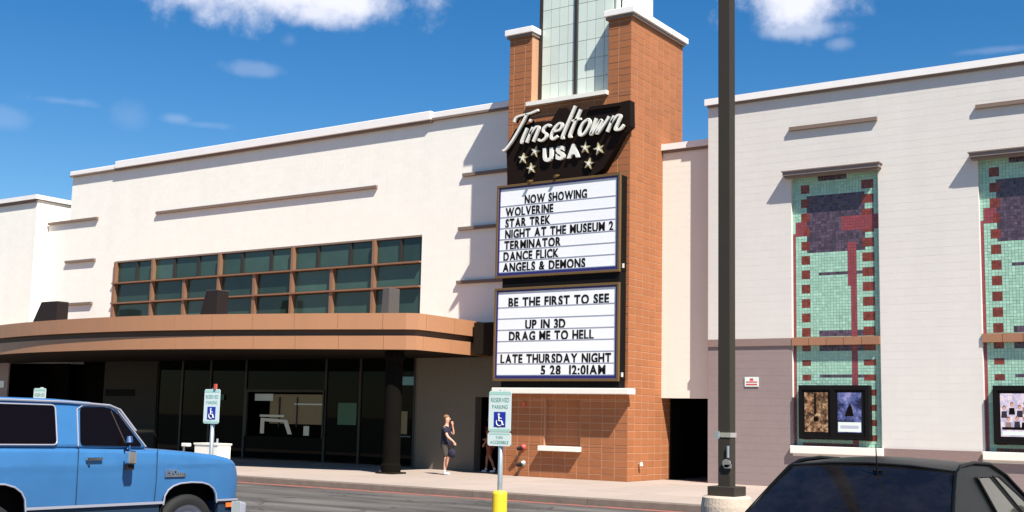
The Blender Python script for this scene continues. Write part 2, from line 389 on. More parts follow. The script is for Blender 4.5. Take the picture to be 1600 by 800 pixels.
def text_on(txt, x0, x1, z, h, y, mt, parent, name='letter', bold=.02, depth=.03, joined=False, face='Y'):
    """letters standing on baseline z from x0 to x1 on a plane facing -Y (local frame of parent)"""
    lay, tot = text_layout(txt, bold); sx = (x1-x0)/tot; sz = h/CAPH; cache = {}
    mb = MB()
    for ch, ox in lay:
        g = glyph(ch, bold)
        vs = [((p[0]+ox)*sx+x0, y+(0 if p[2] > 0 else 1)*depth-depth, p[1]*sz+z) for p in g[0]]
        if joined: mb.add(vs, g[1])
        else: MB().add(vs, g[1]).build(name, M[mt], parent)
    if joined: return mb.build(name, M[mt], parent)

# ================================================================== GROUND
g = MB().add([(-900,-900,0),(900,-900,0),(900,900,0),(-900,900,0)], [(0,1,2,3)]).build('parking_lot', M['asphalt']); struct(g)
sw = MB().box(-75, 30, 22.22, 60, .01, .13).build('sidewalk', M['joint']); struct(sw)
slabm = {}
for i in range(44):
    for j in range(4):
        x0 = -64+i*1.5; y0 = 22.24+j*2.2; wd = 2.2
        if 'a' not in slabm: slabm['a'] = MB().box(.008, 1.492, .008, wd-.008, 0, .02).mesh('paving_slab'); slabm['a'].materials.append(M['slab'])
        o = bpy.data.objects.new('paving_slab', slabm['a']); C.objects.link(o); o.parent = sw; o.location = (x0, y0, .13+random.uniform(-.002, .002))
cb = MB().box(-75, 30, 22.10, 22.22, .005, .12).build('kerb', M['curb']); struct(cb)
cm = MB().prism([(22.04,0.006),(22.22,0.006),(22.22,.152),(22.08,.152),(22.05,.13)], .008, 2.992, 'x').mesh('kerb_stone'); cm.materials.append(M['curb'])
for i in range(24):
    o = bpy.data.objects.new('kerb_stone', cm); C.objects.link(o); o.parent = cb; o.location = (-64+3*i, 0, random.uniform(-.003, .003))
struct(MB().add([(-64,21.62,.004),(8,21.62,.004),(8,22.0,.004),(-64,22.0,.004)], [(0,1,2,3)]).build('fire_lane_stripe', M['redline']))

# ================================================================== MAIN HALL (front plane Y = 30)
hall = thing('cinema_hall', 'long white block cinema hall with strip window above the curved entrance canopy', 'building', (-31, 30, .15))
def HP(name, mt, *b, parent=None, **k):   # box in world coordinates as part of hall
    o = MB().box(*b).build(name, M[mt], parent or hall, **k)
    if not parent: o.location = (31, -30, -.15)
    return o
WALLY = 30.012
wl = MB()
for b in [(-42.74,-19.95,7.63,11.45),(-44.15,-42.74,3.7,9.5),(-42.74,-39.6,3.7,7.63),(-24.05,-19.95,3.75,7.63),(-39.6,-24.05,3.7,5.0)]:
    wl.box(b[0], b[1], WALLY, 30.35, b[2], b[3])
wl.box(-42.74, -19.95, 30.35, 31.0, 9.5, 11.40)
wall = wl.build('wall', M['white_b'], hall); wall.location = (31, -30, -.15)
lowall = MB().box(-24.05, -21.75, WALLY, 30.35, .15, 3.75).box(-21.75, -19.95, WALLY, 30.35, 2.43, 3.75).build('lower_wall', M['taupe'], hall); lowall.location = (31, -30, -.15)
ROOFR = dict(zorg=.15, xorg=-42.74)
block_sheet('wall_blocks', [(-42.74,-19.95,7.63,11.45),(-44.15,-42.74,3.7,9.5),(-42.74,-39.6,3.7,7.63),(-24.05,-19.95,3.75,7.63),(-39.6,-24.05,4.6,5.0)], 'Y', 30.012, 'white', wall, proud=.0008, jit=.0001, gap=.004, **ROOFR)
block_sheet('lower_wall_blocks', [(-24.05,-21.75,.15,3.75),(-21.75,-19.95,2.43,3.75)], 'Y', 30.012, 'taupe', lowall, proud=.003, jit=.0006, gap=.006, **ROOFR)
roof = HP('roof', 'capdark', -42.7, -19.9, 31.0, 58, 11.0, 11.2)
HP('side_wall', 'white', -42.74, -42.4, 30.35, 45, 5, 11.4)
HP('roof_low', 'capdark', -60, -42.7, 31.0, 58, 9.0, 9.2)
# coping: raised middle length and lower ends
def coping(x0, x1, ya, yb, z0, z1, parent, off=(0,0,0), name='coping'):
    o = MB().box(x0, x1, ya, yb, z0, z1).build(name, M['cap'], parent, bevel=.015, bseg=1); o.location = off
    return o
off = (31, -30, -.15)
coping(-42.80, -39.78, 29.90, 30.4, 11.42, 11.60, hall, off)
coping(-39.78, -23.72, 29.82, 30.4, 11.42, 11.71, hall, off)
coping(-23.72, -19.95, 29.88, 30.4, 11.46, 11.66, hall, off)
for x0, x1, zz in ((-42.78,-39.80,11.36),(-39.76,-23.74,11.35),(-23.70,-19.95,11.40)):
    HP('coping_shadow_line', 'capdark', x0, x1, 29.88, 29.995, zz, zz+.06)  # dark strip painted in as the shadow line below the coping
# thin projecting string courses
for x0, x1, z in ((-37.24,-26.02,9.42),(-22.42,-19.93,9.46),(-22.54,-19.93,7.73),(-22.55,-19.93,6.02),(-44.12,-40.85,9.50),(-42.78,-40.85,7.80),(-42.84,-40.87,6.04)):
    e = HP('string_course', 'trim', x0, x1, 29.91, 29.998, z-.05, z+.05)
# strip window
wx0, wx1, wz0, wz1 = -39.6, -24.05, 5.0, 7.63
sw_ = HP('strip_window', 'mulld', wx0, wx1, 30.10, 30.3, wz0, wz1)
full = [-37.27, -33.53, -29.80, -26.05]; sec = [-35.42, -31.67, -27.92]; topm = [-38.29, -36.10, -34.75, -32.40, -30.92, -28.65, -27.15, -24.95]
rows = [(5.0, 5.93), (6.0, 6.74), (6.81, 7.60)]
for ri, (a, b) in enumerate(rows):
    xs = sorted(full+(sec if ri < 2 else topm)); xs = [wx0]+xs+[wx1]
    for i in range(len(xs)-1):
        o = HP('pane', 'wglass', xs[i]+.05, xs[i+1]-.05, 30.085, 30.098, a+.03, b-.03, parent=sw_)
        o.rotation_euler = (0, 0, 0)
for x in full+[wx0+.06]:
    HP('mullion', 'mull', x-.055, x+.055, 29.93, 30.12, 5.0, 7.62, parent=sw_)
for x in sec: HP('mullion', 'mull', x-.07, x+.07, 29.95, 30.11, 5.0, 6.74, parent=sw_)
for x in topm: HP('mullion', 'mulld', x-.045, x+.045, 30.03, 30.11, 6.82, 7.6, parent=sw_)
for z in (5.97, 6.77): HP('transom', 'mull', wx0-.05, wx1, 29.90, 30.13, z-.028, z+.028, parent=sw_)
HP('window_head', 'capdark', wx0, wx1, 30.0, 30.14, 7.60, 7.66, parent=sw_)
HP('window_sill', 'mull', wx0, wx1, 29.95, 30.14, 4.94, 5.02, parent=sw_)
# entrance under the canopy: dark glazed front set back
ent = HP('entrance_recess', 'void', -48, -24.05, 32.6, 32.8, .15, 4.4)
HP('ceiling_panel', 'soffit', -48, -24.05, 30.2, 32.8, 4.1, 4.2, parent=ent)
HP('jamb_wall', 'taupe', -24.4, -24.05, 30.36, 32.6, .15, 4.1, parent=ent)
HP('entrance_wall', 'taupe_shade', -41.16, -37.9, 31.0, 31.3, .15, 4.1)
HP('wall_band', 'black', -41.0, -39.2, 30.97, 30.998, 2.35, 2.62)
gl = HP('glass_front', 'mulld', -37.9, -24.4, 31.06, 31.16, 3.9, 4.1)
gxs = [-37.9, -36.5, -34.9, -33.0, -29.0, -27.4, -26.1, -25.0, -24.4]
for i in range(len(gxs)-1):
    x0, x1 = gxs[i], gxs[i+1]
    if i == 3: 
        HP('glass_pane', 'dglass', x0+.05, x1-.05, 31.09, 31.11, 2.62, 3.9, parent=gl)
        HP('glass_pane', 'dglass', x0+.05, x1-.05, 31.09, 31.11, .2, .96, parent=gl)
    else: HP('glass_pane', 'dglass', x0+.05, x1-.05, 31.09, 31.11, .2, 3.9, parent=gl)
    HP('glass_mullion', 'mulld', x0-.05, x0+.05, 31.05, 31.15, .15, 3.9, parent=gl)
HP('door_push_bar', 'bracketl', -26.0, -25.1, 31.02, 31.05, 1.1, 1.14, parent=gl)
HP('door_reflection_strip', 'tealglow', -26.0, -25.08, 31.075, 31.088, 2.82, 3.10, parent=gl)  # glowing strip standing in for a reflection on the door
HP('door_glow_panel', 'khaki', -25.9, -25.3, 31.075, 31.088, 1.2, 1.95, parent=gl)  # glowing panels put on the door glass, no lamp behind
HP('door_glow_panel', 'greenglow', -28.4, -27.55, 31.075, 31.088, 1.45, 2.2, parent=gl)
# added opening; its glowing shapes stand in for reflections in the glass
bo = HP('reflection_opening', 'mulld', -32.95, -29.0, 31.05, 31.12, 2.56, 2.64)
HP('reflection_opening_frame', 'mulld', -32.95, -32.88, 31.05, 31.12, .96, 2.56, parent=bo)
HP('reflection_opening_frame', 'mulld', -29.12, -29.0, 31.05, 31.12, .96, 2.56, parent=bo)
HP('reflection_backdrop', 'khaki', -32.55, -29.15, 31.9, 31.95, 1.35, 2.5, parent=bo)
HP('reflection_lower_panel', 'void', -32.8, -29.15, 31.85, 31.88, .9, 1.42, parent=bo)
HP('reflection_bright_patch', 'paleglow', -33.0, -32.1, 31.55, 31.6, 2.25, 2.5, parent=bo)
HP('reflection_strip', 'paleglow', -31.2, -29.2, 31.8, 31.84, 2.12, 2.17, parent=bo)
HP('reflection_post', 'mulld', -32.0, -31.94, 31.8, 31.84, 1.3, 2.4, parent=bo)
HP('reflection_post', 'mulld', -31.1, -31.05, 31.8, 31.84, 1.3, 2.4, parent=bo)
HP('reflection_patch', 'paleglow', -29.72, -29.55, 31.75, 31.78, 1.85, 2.02, parent=bo)
HP('reflection_patch', 'paleglow', -29.74, -29.55, 31.75, 31.78, 1.45, 1.68, parent=bo)
HP('reflection_patch', 'paleglow', -30.6, -30.35, 31.7, 31.73, 1.02, 1.36, parent=bo)
lb = MB().prism([(-32.7,1.05),(-32.7,1.62),(-31.4,1.56),(-31.15,1.05),(-31.28,1.05),(-31.5,1.47),(-32.58,1.5),(-32.58,1.05)], 31.6, 31.68, 'y').build('van_reflection_frame', M['vanglow'], bo)  # reflected van modelled as a glowing outline
HP('van_reflection_roof', 'vanglow', -32.7, -31.5, 31.55, 31.6, 1.66, 1.74, parent=bo)
HP('glass_glow_panel', 'khaki', -37.6, -36.2, 31.20, 31.22, 1.25, 2.48)  # glow standing in for a dim reflection in the glass
HP('glass_glow_bar', 'greenglow', -37.8, -36.2, 31.18, 31.195, 2.1, 2.15)
HP('glass_glow_panel', 'greenglow', -34.4, -34.1, 31.02, 31.04, 2.25, 2.45, parent=gl)
# mauve pier at the far left, below the canopy
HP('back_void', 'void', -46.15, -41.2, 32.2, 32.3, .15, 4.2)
# door in the right part
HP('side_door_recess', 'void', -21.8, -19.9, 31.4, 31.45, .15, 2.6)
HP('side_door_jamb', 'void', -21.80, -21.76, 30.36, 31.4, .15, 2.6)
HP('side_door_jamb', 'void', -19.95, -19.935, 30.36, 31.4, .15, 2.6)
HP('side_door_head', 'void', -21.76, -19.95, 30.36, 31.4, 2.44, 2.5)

HP('link_shade_roof', 'soffit', -20.92, -19.99, 28.7, 29.99, 3.66, 4.6)  # added between canopy and tower, shaped to keep sun off the wall
# far-left wing
lw = thing('left_wing', 'white block wing standing forward at the far left of the cinema', 'building', (-47, 29.4, .15))
def PW(parent, off):
    def f(name, mt, *b, p=None, **k):
        o = MB().box(*b).build(name, M[mt], p or parent, **k)
        if not p: o.location = off
        return o
    return f
LW = PW(lw, (47, -29.4, -.15))
lwall = LW('wall', 'white_b', -62, -44.2, 29.42, 40, 3.72, 10.45)
block_sheet('wall_blocks', [(-62,-44.2,3.72,10.45)], 'Y', 29.42, 'white', lwall, proud=.0008, jit=.0001, gap=.004)
block_sheet('side_wall_blocks', [(29.42,40,3.72,10.45)], 'X', -44.2, 'white', lwall, proud=.0008, jit=.0001, gap=.004)
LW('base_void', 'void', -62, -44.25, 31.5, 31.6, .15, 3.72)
LW('coping', 'cap', -62, -44.1, 29.28, 40.1, 10.48, 10.66)
LW('coping_shadow_line', 'capdark', -62, -44.15, 29.34, 29.405, 10.36, 10.48)
LW('string_course', 'trim', -50, -47.0, 29.32, 29.405, 9.42, 9.56)
LW('niche_head', 'trim', -52, -47.0, 29.1, 29.405, 8.1, 8.35)
nb = LW('niche_tiles', 'mint', -52, -47.1, 29.36, 29.40, 4.5, 8.1)
LW('base_wall', 'mauve', -62, -45.42, 29.45, 29.52, .15, 3.70)
LW('base_notice', 'signface', -46.0, -45.66, 29.43, 29.448, 2.62, 2.90)

# ================================================================== CANOPY
can = thing('entrance_canopy', 'terracotta metal canopy curving out over the dark cinema entrance', 'canopy', (-31, 27, 3.65))
front = [(-47,28.2),(-44,26.55),(-41,25.3),(-38.3,24.45),(-35,23.85),(-31.2,23.65),(-28,23.98),(-25,24.72),(-22.9,25.35),(-21.55,25.80),(-21.0,26.05),(-20.93,26.5),(-20.98,28.2),(-21.05,29.88)]
def resample(pts, step):
    P_ = [Vector((a, b, 0)) for a, b in pts]
    def cr(p0, p1, p2, p3, t): return .5*((2*p1)+(-p0+p2)*t+(2*p0-5*p1+4*p2-p3)*t*t+(-p0+3*p1-3*p2+p3)*t**3)
    d = []
    for i in range(len(P_)-1):
        p0 = P_[max(i-1, 0)]; p3 = P_[min(i+2, len(P_)-1)]
        for k in range(20): d.append(cr(p0, P_[i], P_[i+1], p3, k/20))
    d.append(P_[-1])
    L_ = [0]
    for i in range(1, len(d)): L_.append(L_[-1]+(d[i]-d[i-1]).length)
    n = round(L_[-1]/step); r = []
    for k in range(n+1):
        s = L_[-1]*k/n; j = max(0, min(len(d)-2, next((i for i in range(1, len(L_)) if L_[i] >= s), len(L_)-1)-1))
        t = (s-L_[j])/max(1e-9, L_[j+1]-L_[j]); r.append(d[j].lerp(d[j+1], t))
    return r
fine = resample(front, .345)
def ring(pts, inset):
    r = []
    for i, p in enumerate(pts):
        t = (pts[min(i+1, len(pts)-1)]-pts[max(i-1, 0)]).normalized(); n = Vector((-t.y, t.x, 0))
        r.append(p+n*inset)
    return r
def fascia(z0, z1, inset, seg, name, mt, gap=.012):
    a = ring(fine, inset); b = ring(fine, inset+.06)
    i = 0
    while i < len(a)-1:
        j = min(i+seg, len(a)-1)
        A = [p.copy() for p in a[i:j+1]]; Bk = [p.copy() for p in b[i:j+1]]
        A[-1] = A[-1]+(A[-2]-A[-1]).normalized()*gap; Bk[-1] = Bk[-1]+(Bk[-2]-Bk[-1]).normalized()*gap
        vs = [(p.x, p.y, z) for z in (z0, z1) for p in A]+[(p.x, p.y, z) for z in (z0, z1) for p in Bk]
        n = len(A); fs = []
        for k in range(n-1):
            fs += [(k, k+1, n+k+1, n+k), (2*n+k, 3*n+k, 3*n+k+1, 2*n+k+1), (n+k, n+k+1, 3*n+k+1, 3*n+k), (k, 2*n+k, 2*n+k+1, k+1)]
        fs += [(0, n, 3*n, 2*n), (n-1, 3*n-1, 4*n-1, 2*n-1)]
        o = MB().add(vs, fs).build(name, M[mt], can); o.location = (31, -27, -3.65)
        i = j
fascia(4.20, 4.66, 0, 4, 'upper_fascia_panel', 'copper')
fascia(3.64, 4.03, .10, 4, 'lower_fascia_panel', 'copper')
inner = [(p.x, p.y) for p in ring(fine, .16)]
poly = inner+[(-21.25, 30.0-.01), (-47, 29.38)]
o = MB().prism(poly, 3.66, 4.60, 'z').build('core', M['copper_d'], can); o.location = (31, -27, -3.65)
inner2 = [(p.x, p.y) for p in ring(fine, .05)]
o = MB().prism(inner2+[(-21.2, 29.98), (-47, 29.38)], 4.61, 4.64, 'z').build('top_deck', M['copper'], can); o.location = (31, -27, -3.65)
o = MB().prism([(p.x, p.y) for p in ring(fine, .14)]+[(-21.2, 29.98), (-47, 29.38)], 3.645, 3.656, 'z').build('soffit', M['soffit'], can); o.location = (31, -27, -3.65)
def bracket(x0, x1, xs, y, z1, mt, label):
    t = thing('canopy_bracket', label, 'bracket', ((x0+x1)/2, y, 4.65), 0, 'brackets standing on the canopy')
    c = (x0+x1)/2
    MB().prism([(x0-c, 0), (x1-c, 0), (x1-c, z1-4.65), (xs-c, z1-4.65)], 0, .5, 'y').build('plate', M[mt], t, bevel=.01)
    MB().box(xs-c+.002, x1-c-.002, .002, .498, z1-4.648, z1-4.64).build('cap_plate', M['bracketl'], t)
    MB().box(x0-c-.06, x1-c+.06, -.05, .55, 0, .025).build('foot_plate', M['bracketl'], t)
    return t
bracket(-42.3, -40.45, -41.5, 28.1, 5.92, 'bracket', 'wide dark sloping bracket standing on the canopy at its left end')
bracket(-32.35, -31.34, -31.92, 28.0, 5.96, 'bracket', 'dark sloping bracket on the canopy in front of the strip window')
bracket(-23.98, -23.66, -23.92, 28.0, 5.69, 'bracketm', 'narrow grey upright bracket on the canopy near the right end of the strip window')
cl = thing('canopy_column', 'dark round column holding up the right end of the canopy', 'column', (-22.15, 26.55, .15))
MB().lathe([(0,0),(.28,0),(.28,.25),(.25,.30),(.25,3.2),(.29,3.3),(.29,3.48),(0,3.48)], n=28).build('shaft', M['void'], cl, smooth=False)
MB().box(-.31, .31, -.31, .31, 0, .05).build('base', M['soffit'], cl)

# ================================================================== SIGN TOWER
TX0, TX1, TY0, TY1 = -19.93, -15.75, 28.82, 32.10
tw = thing('sign_tower', 'tall orange block tower with frosted glass shaft holding the two letter boards', 'tower', (-17.84, 28.82, .15))
TW = PW(tw, (17.84, -28.82, -.15))
bx = MB()
q = .012
for b in [(TX0,TX1-q,TY0+q,TY1,.15,1.03),(TX0,-18.45,TY0+q,TY1,1.03,2.35),(-17.25,TX1-q,TY0+q,TY1,1.03,2.35),(TX0,TX1-q,TY0+q,TY1,2.35,11.0),
          (TX0,-19.12,TY0+q,TY1,11.0,13.27),(-16.50,TX1-q,TY0+q,TY1,11.0,13.27),(-18.45,-17.25,TY0+.12,TY1,1.03,2.35)]:
    bx.box(*b)
core = bx.build('masonry', M['mortar'], tw); core.location = (17.84, -28.82, -.15)
camP = Vector((0, 0, H))
fr = [(TX0,TX1,.15,1.03),(TX0,-18.45,1.03,2.35),(-17.25,TX1,1.03,2.35),(TX0,TX1,2.35,11.0),(TX0,-19.12,11.0,13.27),(-16.50,TX1,11.0,13.27)]
kw = dict(zorg=.15-.04, gap=.015, bond=0)
block_sheet('front_blocks', fr, 'Y', TY0+q, 'terra', core, split=150, key=lambda b: b[2]-.02*b[0], xorg=TX1, proud=.007, **kw)
block_sheet('niche_blocks', [(-18.45,-17.25,1.03,2.35)], 'Y', TY0+.12, 'terra', core, xorg=TX1, proud=.007, **kw)
block_sheet('side_blocks', [(TY0,TY1,.15,13.27)], 'X', TX1-q, 'terra', core, split=150, key=lambda b: b[2]+.2*b[0], xorg=TY0, proud=.007, **kw)
TW('pier_coping', 'cap', TX0-.12, -19.04, TY0-.12, TY1+.1, 13.28, 13.46, bevel=.012, bseg=1)
TW('pier_coping', 'cap', -16.60, TX1+.14, TY0-.12, TY1+.1, 13.28, 13.46, bevel=.012, bseg=1)
TW('coping_shadow_line', 'capdark', TX0-.06, -19.08, TY0-.07, TY1, 13.19, 13.27)
TW('coping_shadow_line', 'capdark', -16.56, TX1+.08, TY0-.07, TY1, 13.19, 13.27)
# frosted glass shaft
GY = 29.2
sh = TW('glass_shaft', 'gjoint', -19.04, -16.50, GY+.02, 31.52, 11.05, 17.6)
gp = {}
def gpan(nm, key, mk, loc):
    if key not in gp:
        gp[key] = mk().mesh(nm); gp[key].materials.append(M['gpanel'])
    o = bpy.data.objects.new(nm, gp[key]); C.objects.link(o); o.parent = sh; o.location = loc
ww = (2.54-.10-.06)/8
for r in range(11):
    z = 11.16+r*.575
    for c in range(8):
        x = -19.0+c*ww+(.06 if c > 3 else 0)
        gpan('frosted_pane', 'f', lambda: MB().box(.008, ww-.008, 0, .03, .008, .567), (x, GY, z))
    for c in range(7):
        gpan('frosted_pane', 's', lambda: MB().box(0, .03, .01, .315, .008, .567), (-16.52, GY+.06+c*.325, z))
    if z > 13.2:
        pass
TW('shaft_mullion', 'mulld', -17.86, -17.79, GY-.04, GY+.04, 11.1, 17.6)
TW('shaft_mullion', 'mulld', -19.10, -19.02, GY-.03, GY+.04, 11.1, 17.6)
TW('shaft_mullion', 'mulld', -16.53, -16.47, GY+.3, GY+.36, 13.46, 17.6)
TW('shaft_sill', 'ledge', -19.22, -16.48, TY0-.14, GY+.05, 11.0, 11.12)
TW('shaft_cap', 'cap', -19.2, -16.4, 29.05, 31.7, 17.6, 17.8)
TW('lower_ledge', 'ledge', -20.0, -15.52, 28.38, TY0-.002, 2.50, 2.66, bevel=.012, bseg=1)
TW('ticket_shelf', 'ledge', -18.52, -17.20, 28.60, TY0-.004, .90, 1.04, bevel=.01, bseg=1)
TW('base_course', 'terra', TX0, TX1, TY0-.003, TY0+.008, .15, .16)
# fittings on the tower face
t = tag(MB().box(-.06, .06, -.05, 0, -.07, .07).build('alarm_box', M['redplastic'], bevel=.01), 'small square red alarm box on the shaded tower wall', 'alarm'); t.location = (-19.14, TY0-.003, 2.2)
def fdc(x, z, label, red):
    t = thing('pipe_connection', label, 'pipe connection', (x, TY0, z), 0, 'pipe connections on the tower wall')
    MB().lathe([(0,0),(.09,0),(.09,-.02),(.05,-.03),(.05,-.12),(0,-.12)], axis='y', n=18).build('flange', M['red' if red else 'steel'], t, smooth=True)
    MB().cyl((0,-.10,0), (-.05,-.22,-.06), .045, .055, 14).build('outlet', M['bracket'], t, smooth=True)
    MB().cyl((0,-.10,0), (.06,-.2,-.04), .04, .05, 14).build('outlet', M['bracket'], t, smooth=True)
fdc(-19.14, .98, 'red flanged pipe connection on the tower wall, the upper of two', True)
fdc(-19.14, .52, 'bare metal pipe connection on the tower wall, the lower of two', False)
t = thing('hose_tap', 'small silver hose tap low on the sunlit tower side', 'tap', (TX1, 29.45, .62))
MB().cyl((0,0,0), (.10,0,0), .025, .02, 10).build('pipe', M['steel'], t)
MB().cyl((.09,0,-.05), (.09,0,.05), .05, .03, 10).build('valve', M['signwhite'], t)

# ================================================================== LETTER BOARDS
def board(label, z0, z1, rows_, nrail):
    cx = -17.90; t = thing('letter_board', label, 'sign', (cx, 28.6, z0), 0, 'changeable letter boards')
    hw, hh = 2.08, z1-z0
    MB().box(-hw+.10, hw-.02, -.16, .21, .04, hh-.04).build('cabinet', M['black'], t)
    fr = [(-hw,hw,0,.07),(-hw,hw,hh-.07,hh),(-hw,-hw+.07,.07,hh-.07),(hw-.07,hw,.07,hh-.07)]
    for a, b, c, d in fr: MB().box(a, b, -.22, -.13, c, d).build('frame_bar', M['gold'], t, bevel=.008, bseg=1)
    for a, b, c, d in [(-hw+.07,hw-.07,.07,.15),(-hw+.07,hw-.07,hh-.12,hh-.07),(-hw+.07,-hw+.12,.15,hh-.12),(hw-.12,hw-.07,.15,hh-.12)]:
        MB().box(a, b, -.20, -.15, c, d).build('liner', M['navy'], t)
    MB().box(-hw+.12, hw-.12, -.175, -.155, .15, hh-.12).build('letter_panel', M['panel'], t)
    pitch = .327
    for k in range(nrail): MB().box(-hw+.12, hw-.12, -.186, -.176, .17+k*pitch, .188+k*pitch).build('letter_rail', M['rail'], t)
    MB().box(hw+.0, hw+.05, -.06, -.03, .12, .24).build('side_latch', M['signwhite'], t)
    for txt, xa, xb, r in rows_:
        text_on(txt, xa-cx, xb-cx, .188+r*pitch, .262, -.1765, 'letter', t, bold=.034, depth=.006)
    return t
def bx_(px, top):   # not used for placement in view space: plain linear measure along the board
    return px
def along(p): return -19.838+(p-781)*(3.858/180)
board('upper letter board listing films under NOW SHOWING on the orange tower', 5.84, 8.60,
      [('NOW SHOWING', along(820), along(918), 6), ('WOLVERINE', along(789), along(866), 5), ('STAR TREK', along(789), along(862), 4), ('NIGHT AT THE MUSEUM 2', along(789), along(958), 3),
       ('TERMINATOR', along(788), along(879), 2), ('DANCE FLICK', along(787), along(876), 1), ('ANGELS & DEMONS', along(786), along(917), 0)], 7)
board('lower letter board reading BE THE FIRST TO SEE on the orange tower', 2.85, 5.55,
      [('BE THE FIRST TO SEE', along(797), along(953), 6), ('UP IN 3D', along(825), along(888), 4), ('DRAG ME TO HELL', along(799), along(931), 3), ('LATE THURSDAY NIGHT', along(786), along(957), 1),
       ('5 28  12:01AM', along(851), along(949), 0)], 7)
t = tag(MB().box(-19.75, -15.85, 28.45, TY0-.003, 5.5, 5.9).build('board_mount', M['black']), 'black mounting strip between the two letter boards', 'mount')
t = tag(MB().box(-19.75, -15.85, 28.5, TY0-.003, 2.68, 2.9).build('board_mount', M['black']), 'black mounting strip under the lower letter board', 'mount')

# ================================================================== SCRIPT SIGN
ss = thing('name_sign', 'white script Tinseltown and USA sign with stars on a dark backing that takes in the letter shadows', 'sign', (-17.8, 28.4, 9.0))
pts = [(-19.75,9.55),(-19.80,9.78),(-19.45,10.30),(-18.9,10.42),(-18.2,10.40),(-17.95,10.72),(-17.7,10.72),(-17.5,10.55),(-15.62,10.66),(-15.60,9.92),(-15.85,9.75),(-16.15,9.25),(-16.45,8.8),(-16.8,8.62),(-19.7,8.62)]
MB().prism([(a+17.8, b-9) for a, b in pts], .12, .40, 'y').build('backing_and_letter_shadows', M['signdark'], ss)  # dark plate also covers the letters' shadows, painted as one shape
XH = .43; BZ = 9.80
# pen strokes in units: x advance, y height (x-height = 1), sheared
SK = {'T': [[(.10,1.55),(.12,1.85),(.45,1.95),(1.0,2.0),(1.5,2.15)],[(.80,1.98),(.72,1.2),(.55,.3),(.30,-.30),(.12,-.32)]],
      'i': [[(.10,1.0),(.10,.15),(.22,0)],[(.10,1.42),(.12,1.56)]],
      'n': [[(.08,1.0),(.08,0)],[(.08,.55),(.30,.98),(.52,.92),(.54,.5),(.54,0)]],
      's': [[(.52,.88),(.32,1.02),(.10,.88),(.14,.62),(.44,.40),(.50,.15),(.28,-.02),(.02,.10)]],
      'e': [[(.08,.50),(.50,.58),(.52,.88),(.30,1.02),(.08,.75),(.06,.25),(.28,-.02),(.54,.16)]],
      'l': [[(.10,2.05),(.10,.15),(.24,0)]],
      't': [[(.12,1.75),(.12,.15),(.30,0)],[(-.14,1.05),(.42,1.12)]],
      'o': [[(.32,1.02),(.08,.80),(.06,.28),(.28,-.02),(.52,.22),(.54,.76),(.32,1.02)]],
      'w': [[(.04,1.0),(.12,.1),(.20,.02),(.45,.85),(.50,.1),(.58,.02),(.82,.70),(.86,1.0)]],
      'N': [[(.08,1.0),(.08,0)],[(.08,.55),(.30,.98),(.52,.92),(.54,.5),(.56,.08),(.85,.05),(1.0,.3)]]}
ADV = {'T': 1.15, 'i': .42, 'n': .82, 's': .78, 'e': .78, 'l': .46, 't': .62, 'o': .80, 'w': 1.10, 'N': 1.0}
def smooth(p, k=6):
    P_ = [Vector((a, b, 0)) for a, b in p]
    if len(P_) < 3: return P_
    r = []
    for i in range(len(P_)-1):
        p0 = P_[max(i-1, 0)]; p1 = P_[i]; p2 = P_[i+1]; p3 = P_[min(i+2, len(P_)-1)]
        for j in range(k):
            t = j/k; r.append(.5*((2*p1)+(-p0+p2)*t+(2*p0-5*p1+4*p2-p3)*t*t+(-p0+3*p1-3*p2+p3)*t**3))
    r.append(P_[-1]); return r
word = 'TinseltowN'; tot = sum(ADV[c] for c in word); ux = (4.0)/tot; cur = 0
for c in word:
    mb = MB(); mbk = MB()
    for st in SK[c]:
        pp = smooth(st); 
        w3 = []
        for p in pp:
            x = (cur+p.x)*ux+p.y*XH*.50-1.98; z = p.y*XH+BZ-9.0+.0
            w3.append((x, z))
        n = len(w3); W = .031
        L1, L2 = [], []
        for i, (x, z) in enumerate(w3):
            a = w3[max(i-1, 0)]; b = w3[min(i+1, n-1)]; dx, dz = b[0]-a[0], b[1]-a[1]; l = math.hypot(dx, dz) or 1
            # flat-pen weight: thicker on down strokes
            wv = W*(.75+.55*abs(dz)/l); nx, nz = -dz/l*wv, dx/l*wv
            L1.append((x+nx, z+nz)); L2.append((x-nx, z-nz))
        for mbx, y0, y1, gro in ((mb, -.06, .02, 1), (mbk, .02, .12, 1)):
            vs = [(x, y0, z) for x, z in L1]+[(x, y0, z) for x, z in L2]+[(x, y1, z) for x, z in L1]+[(x, y1, z) for x, z in L2]
            fs = []
            for i in range(n-1): fs += [(i, i+1, n+i+1, n+i), (2*n+i, 3*n+i, 3*n+i+1, 2*n+i+1), (i, 2*n+i, 2*n+i+1, i+1), (n+i, n+i+1, 3*n+i+1, 3*n+i)]
            fs += [(0, n, 3*n, 2*n), (n-1, 3*n-1, 4*n-1, 2*n-1)]
            mbx.add(vs, fs)
    lo = mb.build('script_letter', M['signwhite'], ss); mbk.build('letter_return', M['signdark'], lo)
    cur += ADV[c]
def bigtext(ch, x, w_, z, h):
    g_ = glyph(ch, .055); s = w_/(g_[3]-g_[2])
    MB().add([((p[0]-g_[2])*s+x, .03 if p[2] > 0 else .12, p[1]*h/CAPH+z) for p in g_[0]], g_[1]).build('block_letter', M['signwhite'], ss)
bigtext('U', -.62, .33, .20, .37); bigtext('S', -.18, .30, .21, .37); bigtext('A', .20, .42, .22, .37)
